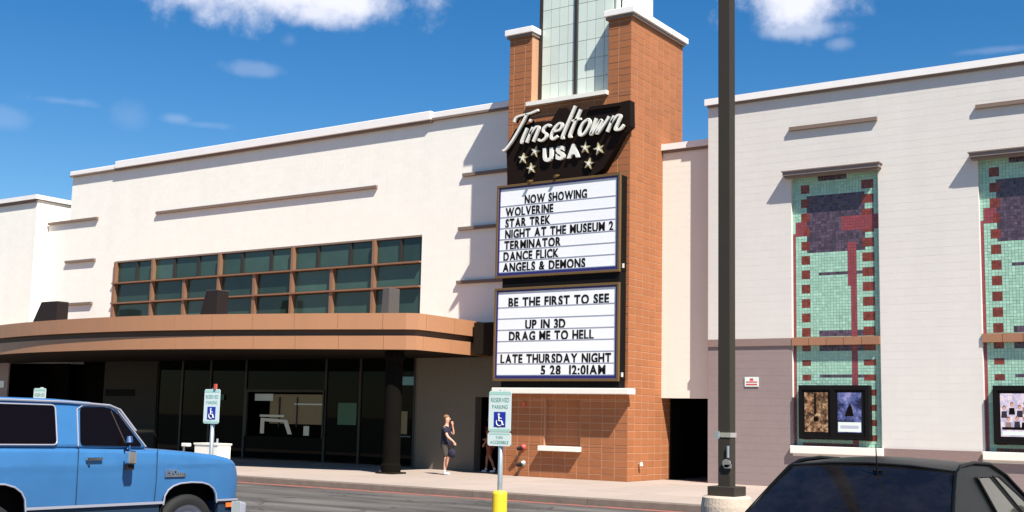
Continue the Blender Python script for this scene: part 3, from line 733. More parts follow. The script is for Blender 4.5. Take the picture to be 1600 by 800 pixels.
def star(x, z, r, rot):
    p = []
    for i in range(10):
        a = rot+math.pi*i/5; rr = r if i % 2 == 0 else r*.42
        p.append((x+rr*math.sin(a), z+rr*math.cos(a)))
    o = MB().prism(p, .04, .08, 'y').build('star', M['stargold'], ss)
    MB().prism([(x+(a-x)*1.18, z+(b-z)*1.18) for a, b in p], .081, .12, 'y').build('star_rim', M['mulld'], o)
    pi = [(x+(a-x)*.5, z+(b-z)*.5) for a, b in p]
    MB().prism(pi, .025, .039, 'y').build('star_centre', M['signwhite'], o)
for x, z, r, a in ((-1.32,.36,.20,.1),(-.90,.52,.20,.3),(-1.03,.03,.19,-.1),(.80,.44,.20,.1),(1.24,.36,.21,-.2),(.92,-.03,.19,.2)): star(x, z, r*.88, a)
t = MB().box(.9, 1.9, .06, .12, 1.52, 1.62).build('top_channel', M['signdark'], ss)
MB().cyl((-1.0,.1,-.33), (-1.0,-.12,-.40), .03, .05, 10).build('spot_lamp', M['gold'], ss)
MB().cyl((-.1,.1,-.26), (-.1,-.12,-.33), .03, .05, 10).build('spot_lamp', M['gold'], ss)

# ================================================================== LINK WALL AND RIGHT WING
rw = thing('right_wing', 'white and mauve block wing with two tall tiled niches on the right', 'building', (-9, 30.4, .15))
RW = PW(rw, (9, -30.4, -.15))
ly = 30.812
lk = RW('link_wall', 'cream', TX1-.5, -14.12, ly, 31.1, 2.46, 9.68)
RW('link_soffit', 'capdark', TX1, -14.12, 31.1, 40, 2.6, 2.7)
block_sheet('link_blocks', [(TX1,-14.12,2.46,9.68)], 'Y', ly, 'cream', lk, proud=.0012, jit=.0002, gap=.005)
RW('link_coping', 'cap', TX1-.6, -14.12, 30.70, 31.2, 9.68, 9.86)
RW('link_coping_shadow_line', 'capdark', TX1, -14.12, 30.76, 30.797, 9.60, 9.68)
RW('passage_back', 'void', TX1-3, -14.12, 36, 36.1, .15, 2.6)
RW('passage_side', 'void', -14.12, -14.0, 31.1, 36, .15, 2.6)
RW('passage_shade_panel', 'void', TX1+.004, TX1+.05, 31.36, 36, .15, 2.6)  # dark panel painting the shade on the tower side, deep in the passage
ry = 30.412
X0, X1 = -14.12, 4.0
N1 = (-11.68, -9.33); N2 = (-6.85, -4.50)
mb = MB()
segs = [(X0, N1[0]), (N1[1], N2[0]), (N2[1], X1)]
for a, b in segs: mb.box(a, b, ry, 30.9, .15, 10.7)
for a, b in (N1, N2):
    mb.box(a, b, ry, 30.9, .15, 1.04); mb.box(a, b, ry, 30.9, 8.42, 10.7); mb.box(a, b, ry+.15, 30.9, 1.04, 8.42)
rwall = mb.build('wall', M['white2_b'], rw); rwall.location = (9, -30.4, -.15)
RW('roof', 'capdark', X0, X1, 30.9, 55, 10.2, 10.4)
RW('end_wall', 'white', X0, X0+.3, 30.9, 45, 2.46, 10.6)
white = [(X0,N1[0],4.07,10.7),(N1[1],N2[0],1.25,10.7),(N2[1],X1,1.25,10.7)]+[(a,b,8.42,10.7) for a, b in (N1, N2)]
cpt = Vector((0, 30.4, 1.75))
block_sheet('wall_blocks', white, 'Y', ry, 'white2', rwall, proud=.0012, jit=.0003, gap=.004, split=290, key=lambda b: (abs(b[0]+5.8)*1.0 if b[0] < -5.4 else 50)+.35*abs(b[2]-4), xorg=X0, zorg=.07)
block_sheet('mauve_blocks', [(X0,N1[0],.15,3.87),(N1[0],X1,.15,.95)], 'Y', ry, 'mauve', rwall, proud=.0035, jit=.0003, gap=.005, xorg=X0, zorg=.07, part='mauve_block')
RW('mauve_wall', 'mauve', X0+.001, N1[0]-.001, ry-.002, ry+.05, .15, 3.90)
RW('mauve_wall', 'mauve', N1[0], X1, ry-.002, ry+.05, .15, .97)
o = RW('painted_band', 'mauve_d', X0, N1[0]-.02, 30.37, ry, 3.87, 4.07)
RW('painted_band', 'mauve_d', N1[1]+.05, N2[0]-.08, 30.37, ry, .98, 1.24)
RW('painted_band', 'mauve_d', N2[1]+.05, X1, 30.37, ry, .98, 1.24)
RW('coping', 'cap', X0-.06, X1, 30.28, 31.0, 10.72, 10.90)
RW('coping_shadow_line', 'capdark', X0, X1, 30.33, 30.398, 10.66, 10.72)
RW('string_course', 'trim', N1[0]-.02, N1[1]+.02, 30.32, 30.398, 9.70, 9.80)
RW('string_course', 'trim', N2[0]+.0, N2[1]+.02, 30.32, 30.398, 9.68, 9.78)
TS = 2.35/30
def tile_kind(u, v):
    """u metres from niche left, v metres above the ground: which glaze the tile there has"""
    sq = False
    for cu in (.36, 2.03):
        if abs(u-cu) < .145:
            k = (8.10-v)/.39; f = abs(k-round(k))*.39
            if f < .099 and round(k) >= 0: sq = True
    if .04 < u < .42 and 6.80 < v < 7.22 and not (sq and u > .3): return 'maroon'
    if 1.37 < u and 6.85 < v < 7.28: return 'maroon'
    if 1.50 < u < 1.70 and 5.40 < v < 6.61: return 'maroon'
    if 1.60 < u < 1.70 and v < 5.40: return 'maroon'
    if u < .085 and v < 6.9: return 'maroon'
    if sq: return 'brick'
    if .42 < u < 1.97 and 6.33 < v < 7.89: return 'plum'
    if .70 < u < 1.97 and (abs(v-5.74) < .045 or abs(v-4.18) < .045 or abs(v-3.80) < .045 or abs(v-3.05) < .045): return 'plum'
    if .67 < u < 1.46 and v > 8.28: return 'plum'
    if u > .2 and v < 1.30: return 'brick' if u < 1.6 else 'mint'
    return 'mint'
def niche(N_):
    n = RW('tiled_niche', 'grout', N_[0], N_[1], ry+.12, ry+.148, 1.25, 8.42)
    by = {}
    for r in range(93):
        z = 1.25+r*TS*.985
        for c in range(30):
            k = tile_kind((c+.5)*TS, z+TS/2)
            by.setdefault(k, MB())
            g_ = .0035; x = N_[0]+c*TS; y = ry+.11+random.uniform(-.001, .001); t1, t2 = random.uniform(-.0022, .0022), random.uniform(-.0022, .0022)
            vs = [(x+g_,ry+.12,z+g_),(x+TS-g_,ry+.12,z+g_),(x+TS-g_,ry+.12,z+TS-g_),(x+g_,ry+.12,z+TS-g_),(x+g_,y-t1-t2,z+g_),(x+TS-g_,y+t1-t2,z+g_),(x+TS-g_,y+t1+t2,z+TS-g_),(x+g_,y-t1+t2,z+TS-g_)]
            by[k].add(vs, [(4,5,6,7),(0,1,5,4),(1,2,6,5),(2,3,7,6),(3,0,4,7)])
    for k, mb in by.items():
        stuff(mb.build({'mint': 'mint_tiles', 'brick': 'dark_red_tiles', 'maroon': 'maroon_tiles', 'plum': 'plum_tiles'}[k], M[k], n))
    w5 = (N_[1]-N_[0])/5
    for i in range(5):
        RW('ledge_tile', 'ledget', N_[0]+i*w5+.006, N_[0]+(i+1)*w5-.006, ry-.05, ry+.108, 3.87, 4.08, p=n)
    RW('niche_sill', 'ledge', N_[0]-.04, N_[1]+.05, ry-.12, ry+.15, 1.04, 1.24, bevel=.012, bseg=1)
    a = RW('niche_awning', 'awning', N_[0]-.14, N_[1]+.1, 30.15, ry-.002, 8.43, 8.53)
    RW('awning_lip', 'capdark', N_[0]-.11, N_[1]+.07, 30.18, ry-.002, 8.38, 8.43, p=a)
    RW('awning_cap', 'awning', N_[0]-.17, N_[1]+.13, 30.12, ry-.002, 8.53, 8.56, p=a)
niche(N1); niche(N2)
t = tag(MB().box(-.2, .2, -.012, 0, -.13, .13).build('wall_notice', M['signface']), 'small white notice on the mauve wall right of the lamp post', 'sign'); t.location = (-12.82, ry-.016, 2.91)
for i, (a, b, z, h) in enumerate([(-.16,.16,-.09,.035),(-.16,.16,-.02,.03),(-.05,.05,.03,.06)]):
    MB().box(a, b, -.016, -.0125, z, z+h).build('red_print', M['red'], t)

# poster cases ------------------------------------------------------
def art(name, kind):
    m = bpy.data.materials.new(name); m.use_nodes = True; nt = m.node_tree; b = nt.nodes['Principled BSDF']; b.inputs['Roughness'].default_value = .25
    geo = nd(nt, 'ShaderNodeTexCoord'); n = nd(nt, 'ShaderNodeTexNoise'); n.inputs['Scale'].default_value = {'gold': 6, 'blue': 3, 'faces': 5}[kind]; n.inputs['Detail'].default_value = 8; n.inputs['Roughness'].default_value = .75
    nt.links.new(geo.outputs['Object'], n.inputs[0]); cr = nd(nt, 'ShaderNodeValToRGB'); nt.links.new(n.outputs['Fac'], cr.inputs[0])
    cols = {'gold': [(.0, (.01,.006,.004)), (.44, (.03,.012,.006)), (.52, (.22,.11,.05)), (.60, (.48,.34,.20)), (1, (.6,.6,.5))],
            'blue': [(.0, (.005,.005,.02)), (.42, (.012,.012,.05)), (.52, (.07,.09,.25)), (.62, (.25,.25,.48)), (1, (.6,.6,.7))],
            'faces': [(.0, (.2,.15,.25)), (.45, (.45,.40,.55)), (.55, (.75,.65,.72)), (.65, (.7,.5,.4)), (1, (.8,.75,.7))]}[kind]
    el = cr.color_ramp.elements
    el[0].position, el[0].color = cols[0][0], (*cols[0][1], 1); el[1].position, el[1].color = cols[-1][0], (*cols[-1][1], 1)
    for p, c in cols[1:-1]: e = el.new(p); e.color = (*c, 1)
    nt.links.new(cr.outputs[0], b.inputs['Base Color']); return m
A_gold, A_blue, A_faces = art('poster_gold', 'gold'), art('poster_blue', 'blue'), art('poster_faces', 'faces')
def case(x0, label, kinds):
    t = thing('poster_case', label, 'poster case', (x0, ry+.10, 1.42), 0, 'poster cases hung in the niches')
    wd, hh = 1.87, 1.40
    MB().box(0, wd, -.24, .0, 0, hh).build('cabinet', M['black'], t, bevel=.012)
    for a, b, c, d in ((0.02,wd-.02,.02,.09),(0.02,wd-.02,hh-.12,hh-.02),(.02,.10,.09,hh-.12),(wd-.10,wd-.02,.09,hh-.12),(.86,.98,.09,hh-.12)):
        MB().box(a, b, -.265, -.235, c, d).build('case_frame', M['black'], t)
    for i, k in enumerate(kinds):
        a = .17+i*.88; b = a+.62; z0, z1 = .19, 1.21
        p = MB().box(a, b, -.247, -.241, z0, z1).build('poster', k, t)
        def pp(name, mt, u0, u1, v0, v1, dy): MB().box(a+u0*(b-a), a+u1*(b-a), -.247-dy, -.2471, z0+v0*(z1-z0), z0+v1*(z1-z0)).build(name, M[mt], p)
        def blob(name, mt, cu, cv, ru, rv, dy, k_=12):
            MB().prism([(a+(cu+ru*math.cos(2*math.pi*j/k_))*(b-a), z0+(cv+rv*math.sin(2*math.pi*j/k_))*(z1-z0)) for j in range(k_)], -.247-dy, -.2471, 'y').build(name, M[mt], p)
        if k is A_gold:
            pp('printed_pillar', 'void', .42, .50, .45, .98, .001)
            pp('printed_bar', 'terra', .18, .24, .5, .9, .001); pp('printed_bar', 'gold', .70, .78, .5, .85, .001)
            blob('printed_shape', 'void', .5, .33, .12, .07, .002)
        if k is A_blue:
            pp('printed_block', 'signface', .02, .98, .02, .26, .001); pp('printed_line', 'rail', .12, .88, .10, .18, .002)
            MB().prism([(a+.30*(b-a), z0+.42), (a+.68*(b-a), z0+.42), (a+.60*(b-a), z0+.66), (a+.5*(b-a), z0+.74), (a+.42*(b-a), z0+.62)], -.249, -.2471, 'y').build('printed_figure', M['void'], p)
        if k is A_faces:
            for cu, cv, mt_ in ((.14,.66,'shirtd'),(.42,.74,'void'),(.70,.68,'shirtd'),(.90,.76,'mauve_d'),(.28,.40,'mauve_d'),(.60,.42,'shirtd'),(.86,.40,'void')):
                MB().prism([(a+(cu-.12)*(b-a), z0+(cv-.22)), (a+(cu+.11)*(b-a), z0+(cv-.22)), (a+(cu+.09)*(b-a), z0+(cv-.06)), (a+(cu-.09)*(b-a), z0+(cv-.06))], -.2478, -.2471, 'y').build('printed_figure', M[mt_], p)
                blob('printed_head', 'hair', cu, cv+.01, .065, .055, .0012, 10); blob('printed_face', 'skin', cu+.005, cv-.01, .05, .042, .002, 10)
            pp('printed_line', 'void', .05, .9, .16, .22, .002); pp('printed_line', 'signface', .05, .9, .03, .12, .002)
    # clear cover
    return t
case(-11.47, 'black poster case with a gold and a blue poster in the left niche', [A_gold, A_blue])
case(-6.62, 'black poster case with a group portrait poster in the right niche', [A_faces, A_gold])

# ================================================================== LAMP POST
lp = thing('lamp_post', 'tall dark bronze square lamp post on a round concrete footing', 'lamp post', (-5.88, 13.19, 0))
s = .078
MB().box(-s, s, -s, s, .92, 9.5).build('pole', M['bronze'], lp, bevel=.008, bseg=2)
MB().lathe([(0,0),(.30,0),(.30,.80),(.285,.90),(.26,.92),(0,.92)], n=40).build('footing', M['conc'], lp, smooth=False)
MB().box(-.17, .17, -.17, .17, .922, 1.03).build('base_cover', M['bronze'], lp, bevel=.006)
MB().box(-s-.008, s+.008, -s-.008, s+.008, 1.60, 1.655).build('steel_band', M['chrome'], lp)
MB().box(-s-.03, -s+.02, -s-.02, -s+.02, 1.58, 1.67).build('band_clip', M['steel'], lp)
MB().box(.045, .07, -s-.03, -s-.002, 1.36, 1.50).build('handhole_bracket', M['steel'], lp, bevel=.005)
MB().lathe([(.0,0),(.05,0),(.05,.02),(.03,.03),(0,.03)], c=(.04, -s-.03, 1.30), axis='y', n=14).build('handhole_bolt', M['chrome'], lp)
MB().box(.01, .10, -s-.03, -s-.002, 1.24, 1.29).build('handhole_bracket', M['chrome'], lp, bevel=.005)
MB().box(-.7, .7, -.05, .05, 9.3, 9.4).build('arm', M['bronze'], lp)
for sx in (-1, 1): MB().box(sx*.7-.3, sx*.7+.3, -.2, .2, 9.25, 9.4).build('lamp_head', M['bronze'], lp, bevel=.02)

# ================================================================== PARKING SIGNS
def psign(x, y, label, bollard, lower, ztop=2.07, wd=.305, tilt=0):
    t = thing('parking_sign', label, 'sign', (x, y, 0), tilt, 'reserved parking signs')
    MB().cyl((0,0,0), (0,0,ztop+.015), .028, .028, 14).build('post', M['steel'], t, smooth=True)
    if bollard: MB().lathe([(0,0),(.085,0),(.085,.93),(.075,.955),(0,.965)], n=24).build('bollard', M['yellow'], t, smooth=False)
    z0 = ztop-.46; h = .46
    def pl(zb, zt, w_):
        r = .02; p = [(-w_/2+r,zb),(w_/2-r,zb),(w_/2,zb+r),(w_/2,zt-r),(w_/2-r,zt),(-w_/2+r,zt),(-w_/2,zt-r),(-w_/2,zb+r)]
        return MB().prism(p, -.034, -.030, 'y').build('plate', M['signface'], t)
    p = pl(z0, ztop, wd)
    e = .0345
    MB().box(-wd/2+.005, wd/2-.005, -e-.0006, -e+.0004, ztop-.045, ztop-.01).build('mint_band', M['signmint'], p)
    MB().box(-wd/2+.005, wd/2-.005, -e-.0006, -e+.0004, z0+.008, z0+.035).build('mint_band', M['signmint'], p)
    text_on('RESERVED', -.125, .125, ztop-.125, .05, -e, 'signgreen', p, bold=.0, depth=.001, joined=True, name='printed_word')
    text_on('PARKING', -.105, .105, ztop-.20, .045, -e, 'signgreen', p, bold=.0, depth=.001, joined=True, name='printed_word')
    MB().box(-.08, .08, -e-.001, -e+.0004, z0+.055, z0+.225).build('blue_square', M['signblue'], p)
    # wheelchair symbol
    mb = MB(); yb = -e-.0025
    cxs, czs = -.002, z0+.11
    arc = [(cxs+.042*math.cos(a), yb, czs+.042*math.sin(a)) for a in [math.radians(150+k*20) for k in range(12)]]
    mb.tube(arc, .006, 6); mb.cyl((-.012, yb-.002, z0+.195), (-.012, yb+.002, z0+.195), .014, .014, 12)
    mb.tube([(-.012, yb, z0+.18), (-.008, yb, z0+.125), (.028, yb, z0+.122), (.042, yb, z0+.082), (.056, yb, z0+.086)], .008, 6)
    mb.tube([(-.01, yb, z0+.155), (.026, yb, z0+.153)], .006, 6)
    mb.build('wheelchair_symbol', M['signwhite'], p)
    if lower:
        q_ = pl(z0-.155, z0-.004, wd+.015)
        MB().box(-.145, .145, -e-.0006, -e+.0004, z0-.028, z0-.012).build('mint_band', M['signmint'], q_)
        text_on('VAN', -.045, .045, z0-.075, .035, -e, 'signgreen', q_, bold=.0, depth=.001, joined=True, name='printed_word')
        text_on('ACCESSIBLE', -.125, .125, z0-.13, .035, -e, 'signgreen', q_, bold=.0, depth=.001, joined=True, name='printed_word')
    return t
psign(-7.69, 11.12, 'reserved parking sign with a lower plate, on a yellow bollard', True, True)
t = psign(-12.41, 11.12, 'reserved parking sign without lower plate, beyond the blue truck bonnet', True, False)
MB().box(.04, .075, -.05, -.02, 2.072, 2.14).build('orange_tag', M['redplastic'], t)
psign(-16.25, 11.12, 'reserved parking sign rising behind the roof of the blue truck', True, True)

# utility box and bollard light beyond the bonnet
t = thing('utility_box', 'pale beige utility box on the sidewalk behind the blue truck bonnet', 'utility box', (-26.4, 23.7, .15))
MB().box(-.48, .48, -.25, .25, 0, .70).build('cabinet', M['ledge'], t, bevel=.015)
MB().box(-.50, .50, -.27, .27, .70, .75).build('lid', M['cream'], t)
MB().cyl((.18,0,.75), (.18,0,.88), .03, .03, 10).build('knob', M['steel'], t)
t = thing('path_light', 'small white path light left of the beige utility box', 'lamp', (-27.55, 23.7, .15))
MB().cyl((-.06,0,0), (-.06,0,.68), .03, .03, 10).build('stem', M['steel'], t)
MB().box(-.1, .16, -.08, .08, .62, .72).build('head', M['signwhite'], t, bevel=.02)

# ================================================================== BLUE TRUCK
suv = thing('parked_truck', 'faded blue two-door utility truck with chrome trim at the lower left', 'truck', (-11.1, 10.43, 0), RAD(86))
# local frame: x forward (nose at 0), right flank at y=0, body to y=+1.95
WD = 1.95
def arch(cx, hw, top, bot, n=10):
    p = []
    for i in range(n+1):
        a = math.pi*i/n
        c_, s_ = math.cos(a), math.sin(a)
        p.append((cx+hw*math.copysign(abs(c_)**.75, c_), bot+(top-bot)*abs(s_)**.75))
    return p
FW, RWH = -.72, -3.22
ft = arch(FW, .38, .93, .68); rt = arch(RWH, .42, .98, .68)
top = [(-.005,.72),(0,1.0),(-.03,1.10),(-.10,1.185),(-.33,1.245),(-.75,1.29),(-1.1,1.31),(-1.45,1.325),(-2.3,1.345),(-4.55,1.375),(-4.62,1.30),(-4.62,.70)]
under = rt[::-1][0:]; 
low = list(reversed(top))  # from tail to nose
def interp(tab, x):
    for (a, b), (c, d) in zip(tab, tab[1:]):
        if a <= x <= c: return b+(d-b)*(x-a)/(c-a)
    return tab[0][1] if x < tab[0][0] else tab[-1][1]
TOPP = [(-4.62,1.30),(-4.55,1.375),(-2.3,1.345),(-1.45,1.325),(-1.1,1.31),(-.75,1.29),(-.33,1.245),(-.16,1.21),(-.10,1.185),(-.06,1.15),(-.03,1.10),(-.01,1.04),(0,.98)]
fa = sorted(ft); ra = sorted(rt)
def zbot(x):
    if fa[0][0] < x < fa[-1][0]: return interp(fa, x)
    if ra[0][0] < x < ra[-1][0]: return interp(ra, x)
    return .70
xs = sorted(set([round(v, 4) for v in [-4.62,-4.55,-4.3,-4,-3.8,-2.6,-2.3,-2,-1.7,-1.45,-1.2,-.3,-.22,-.16,-.10,-.06,-.03,-.01,0]]+[round(a, 4) for a, b in ft+rt]+[round(fa[0][0]-.001,4), round(fa[-1][0]+.001,4), round(ra[0][0]-.001,4), round(ra[-1][0]+.001,4)]))
def flank(z, zt, x):
    y = 0.0
    if z > 1.13: y += (z-1.13)*.13          # upper flank leans in above the crease
    if z < 1.13: y += .008+(1.13-z)**2*.14  # soft hollow and tuck-under below it
    d = zt-z
    if d < .06: y += .06-math.sqrt(max(0, .0036-(.06-d)**2))
    if x > -.16: y += (.16+x)**2*1.6
    return y
NR = [0,.12,.25,.38,.5,.6,.68,.76,.84,.92]
mb = MB(); vs = []
for x in xs:
    zb, zt = zbot(x), interp(TOPP, x); zr = [zb+(zt-.062-zb)*k for k in NR]+[zt-.06, zt-.045, zt-.03, zt-.016, zt-.005, zt]
    for z in zr: vs.append((x, flank(z, zt, x), z))
    vs.append((x, .5, zt+.012)); vs.append((x, WD/2, zt+.02)); vs.append((x, WD-.5, zt+.012))
    for z in reversed(zr): vs.append((x, WD-flank(z, zt, x), z))
K = len(vs)//len(xs); fs = []
for i in range(len(xs)-1):
    for k in range(K-1): fs.append((i*K+k, (i+1)*K+k, (i+1)*K+k+1, i*K+k+1))
fs.append(tuple(range(K))); fs.append(tuple((len(xs)-1)*K+k for k in reversed(range(K))))
body = mb.add(vs, fs).build('body', M['bluecar'], suv, smooth=True)
MB().prism([(-4.5,.35),(-.06,.35),(-.06,1.05),(-4.5,1.2)], .30, WD-.36, 'y').build('inner_well', M['black'], suv)
MB().box(-2.78, -1.14, .02, .10, .52, .695).build('rocker_panel', M['bluedark'], suv)
MB().box(-.3, -.02, .02, WD-.02, .55, .695).build('front_valance', M['bluedark'], suv)
# greenhouse
def ins(z): return .03+max(0, (z-1.34))*.26
gpoly = [(-4.56,1.355),(-4.50,1.60),(-4.42,1.80),(-4.3,1.86),(-3.4,1.875),(-2.45,1.868),(-2.0,1.842),(-1.78,1.80),(-1.68,1.755),(-1.31,1.322)]
n = len(gpoly); vs = [(x, ins(z), z) for x, z in gpoly]+[(x, WD-ins(z), z) for x, z in gpoly]
fs = [tuple(range(n)), tuple(range(2*n-1, n-1, -1))]+[(i, i+n, (i+1) % n+n, (i+1) % n) for i in range(n)]
MB().add(vs, fs).build('cab', M['bluecar'], suv, bevel=.05, bseg=3)
def onside(x, z, o_=0): return (x, ins(z)-o_, z)
def rounded(p, r=.05, k=4):
    res = []; n = len(p)
    for i in range(n):
        a = Vector(p[i-1]); b = Vector(p[i]); c = Vector(p[(i+1) % n])
        u = (a-b).normalized(); v = (c-b).normalized(); d = min(r, (a-b).length/2.2, (c-b).length/2.2)
        for j in range(k+1):
            t = j/k; q = b+u*d*(1-t)**2+v*d*t**2; res.append((q.x, q.y))
    return res
def side_window(poly, name='side_window', trim=True):
    rp = rounded(poly)
    n = len(rp); vs = [onside(x, z, .006) for x, z in rp]+[onside(x, z, -.02) for x, z in rp]
    w_ = MB().add(vs, [tuple(range(n))]+[(i, i+n, (i+1) % n+n, (i+1) % n) for i in range(n)]).build(name, M['tint'], suv)
    if trim: MB().tube([onside(x, z, .010) for x, z in rp], .009, 6, closed=True).build('chrome_trim', M['trimlight'], w_, smooth=True)
    return w_
side_window([(-4.2,1.385),(-2.47,1.375),(-2.46,1.80),(-4.15,1.81)])
wv = side_window([(-2.19,1.37),(-1.40,1.355),(-1.70,1.735),(-1.82,1.785),(-2.16,1.785)], 'door_window', False)
MB().tube([onside(-2.22,1.36,.008), onside(-2.20,1.76,.008), onside(-2.13,1.805,.008), onside(-1.83,1.80,.008), onside(-1.69,1.76,.008), onside(-1.36,1.35,.008)], .009, 6).build('chrome_trim', M['trimlight'], wv)
MB().tube([onside(-1.62,1.37,.010), onside(-1.78,1.75,.010)], .008, 6).build('vent_bar', M['mulld'], wv)
MB().tube([(-4.4, ins(1.8)-.02, 1.83), (-3.0, ins(1.83)-.02, 1.845), (-2.3, ins(1.82)-.02, 1.838), (-1.80, ins(1.78)-.02, 1.812), (-1.66, ins(1.75)-.012, 1.765), (-1.48, ins(1.5)-.01, 1.53)], .012, 6).build('drip_rail', M['trimlight'], suv)
# lower chrome strips and arch trims
MB().box(-2.80, -1.10, -.012, .004, .70, .728).build('sill_strip', M['trimlight'], suv)
MB().box(-.34, -.03, -.012, .004, .70, .722).build('sill_strip', M['trimlight'], suv)
MB().tube([(x, -.004, z+.004) for x, z in ft], .010, 6).build('arch_trim', M['trimlight'], suv)
MB().tube([(x, -.004, z+.004) for x, z in rt], .010, 6).build('arch_trim', M['trimlight'], suv)
# door: shut lines, handle
d = MB(); 
for pth in ([(-2.22,.735),(-2.23,1.36)], [(-1.22,.735),(-1.21,1.02),(-1.22,1.33)]):
    d.tube([(x, -.001, z) for x, z in pth], .0045, 5)
d.build('door_seams', M['bluedark'], suv)
hd = MB().box(-2.14, -1.94, -.03, -.004, 1.205, 1.24).build('door_handle', M['chrome'], suv, bevel=.006)
MB().cyl((-2.10,-.02,1.17), (-2.10,0,1.17), .014, .014, 10).build('lock', M['chrome'], hd)
mr_ = MB().tube([(-1.62,-.01,1.33), (-1.64,-.07,1.36), (-1.65,-.10,1.30)], .012, 6).build('mirror_arm', M['chrome'], suv)
MB().prism([(-.10,1.20),(.0,1.19),(.0,1.34),(-.10,1.35)], -.26, -.17, 'y').build('wing_mirror', M['chrome'], suv, bevel=.015).location = (-1.60, .10, -.03)
MB().box(-1.69, -1.60, -.12, -.06, 1.10, 1.16).build('mirror_bracket', M['bracket'], suv)
MB().cyl((-1.64,-.05,1.47), (-1.64,-.06,1.40), .03, .045, 10).build('spot_mirror', M['chrome'], suv)
bd = MB().box(-1.10, -.82, -.010, .0, 1.005, 1.022).build('badge', M['chrome'], suv)
text_on('150', -1.10, -.93, 1.03, .06, -.004, 'chrome', bd, name='badge_digit', bold=.02, depth=.01)
for k in range(4): MB().box(-.92+k*.03, -.90+k*.03, -.012, -.002, 1.024, 1.05).build('badge_letter', M['chrome'], bd)
MB().box(-.20, -.09, -.012, .004, .625, .675).build('side_marker', M['orange'], suv)
bpm = MB().prism([(.0,.48),(.10,.50),(.11,.66),(.0,.69)], -.02, WD+.02, 'y').build('front_bumper', M['trimlight'], suv, bevel=.02)
MB().box(-.12, 0, -.018, -.004, .50, .69).build('bumper_end', M['steel'], suv, bevel=.01)
MB().box(.0, .015, .15, WD-.15, .74, 1.02).build('grille', M['black'], suv)
for y in (.18, WD-.38): MB().box(.012, .03, y, y+.2, .80, 1.0).build('headlight', M['signwhite'], suv)
MB().prism([(-4.62,.45),(-4.75,.48),(-4.75,.66),(-4.62,.68)], 0, WD, 'y').build('rear_bumper', M['chrome'], suv, bevel=.02)
wp = None
for wx in (FW, RWH):
    for wy, sg in ((.15, 1), (WD-.15, -1)):
        R0_ = .395
        prof = [(.27,-.10),(R0_*.83,-.115),(R0_*.95,-.10),(R0_,-.07),(R0_,.07),(R0_*.95,.10),(.22,.10)]
        ty = MB().lathe(prof, axis='y', n=36).build('wheel', M['tyre'], suv, smooth=True); ty.location = (wx, wy, R0_)
        rim = MB().lathe([(.275,-.105),(.265,-.09),(.225,-.05),(.15,-.035),(.11,-.06),(.07,-.10),(.035,-.115),(0,-.115)] if sg > 0 else [(.225,.10),(.215,.085),(.1,.05),(0,.1)], axis='y', n=32).build('rim', M['trimlight'], ty, smooth=True)
        if sg > 0:
            hl = MB()
            for k in range(10):
                a = 2*math.pi*k/10; hl.cyl((.165*math.cos(a), -.052, .165*math.sin(a)), (.165*math.cos(a), -.040, .165*math.sin(a)), .022, .022, 8)
            hl.build('rim_holes', M['black'], ty)

# ================================================================== BLACK CAR
car = thing('parked_car', 'black car seen from behind at the lower right with its rear glass and aerial', 'car', (-3.15, 8.6, 0), 0)
# local: x across (centre 0), y forward; world x = -3.15 + x, world y = 8.6 + y
hwid = .82
def cring(y, z, hw_, crown=0.0, k=9):
    return [(-hw_+2*hw_*i/(k-1), y, z+crown*(1-(2*i/(k-1)-1)**2)) for i in range(k)]
# glasshouse: cross rows from rear-glass foot, over roof, to windscreen foot
rows_ = [(0.55, .98, .84, .02), (1.02, 1.24, .76, .03), (1.36, 1.415, .685, .045), (1.50, 1.438, .67, .055), (2.0, 1.452, .67, .052), (2.55, 1.435, .675, .05), (3.0, 1.33, .70, .05), (3.45, 1.16, .74, .05), (3.9, .98, .78, .04)]
def loft(rows, name, mt, parent, k=13, bottom=None, smooth=True):
    vs = []; fs = []
    for (y, z, h_, c_) in rows: vs += cring(y, z, h_, c_, k)
    for r in range(len(rows)-1):
        for i in range(k-1): fs.append((r*k+i, r*k+i+1, (r+1)*k+i+1, (r+1)*k+i))
    return MB().add(vs, fs).build(name, mt if not isinstance(mt, str) else M[mt], parent, smooth=smooth)
rg = loft(rows_[:3], 'rear_glass', 'carglass', car)
rf = loft([(1.34,1.422,.69,.048)]+rows_[3:6]+[(2.62,1.42,.68,.05)], 'roof', 'carblack', car)
wsn = loft([(2.60,1.425,.675,.05)]+rows_[6:], 'windscreen', 'carglass', car)
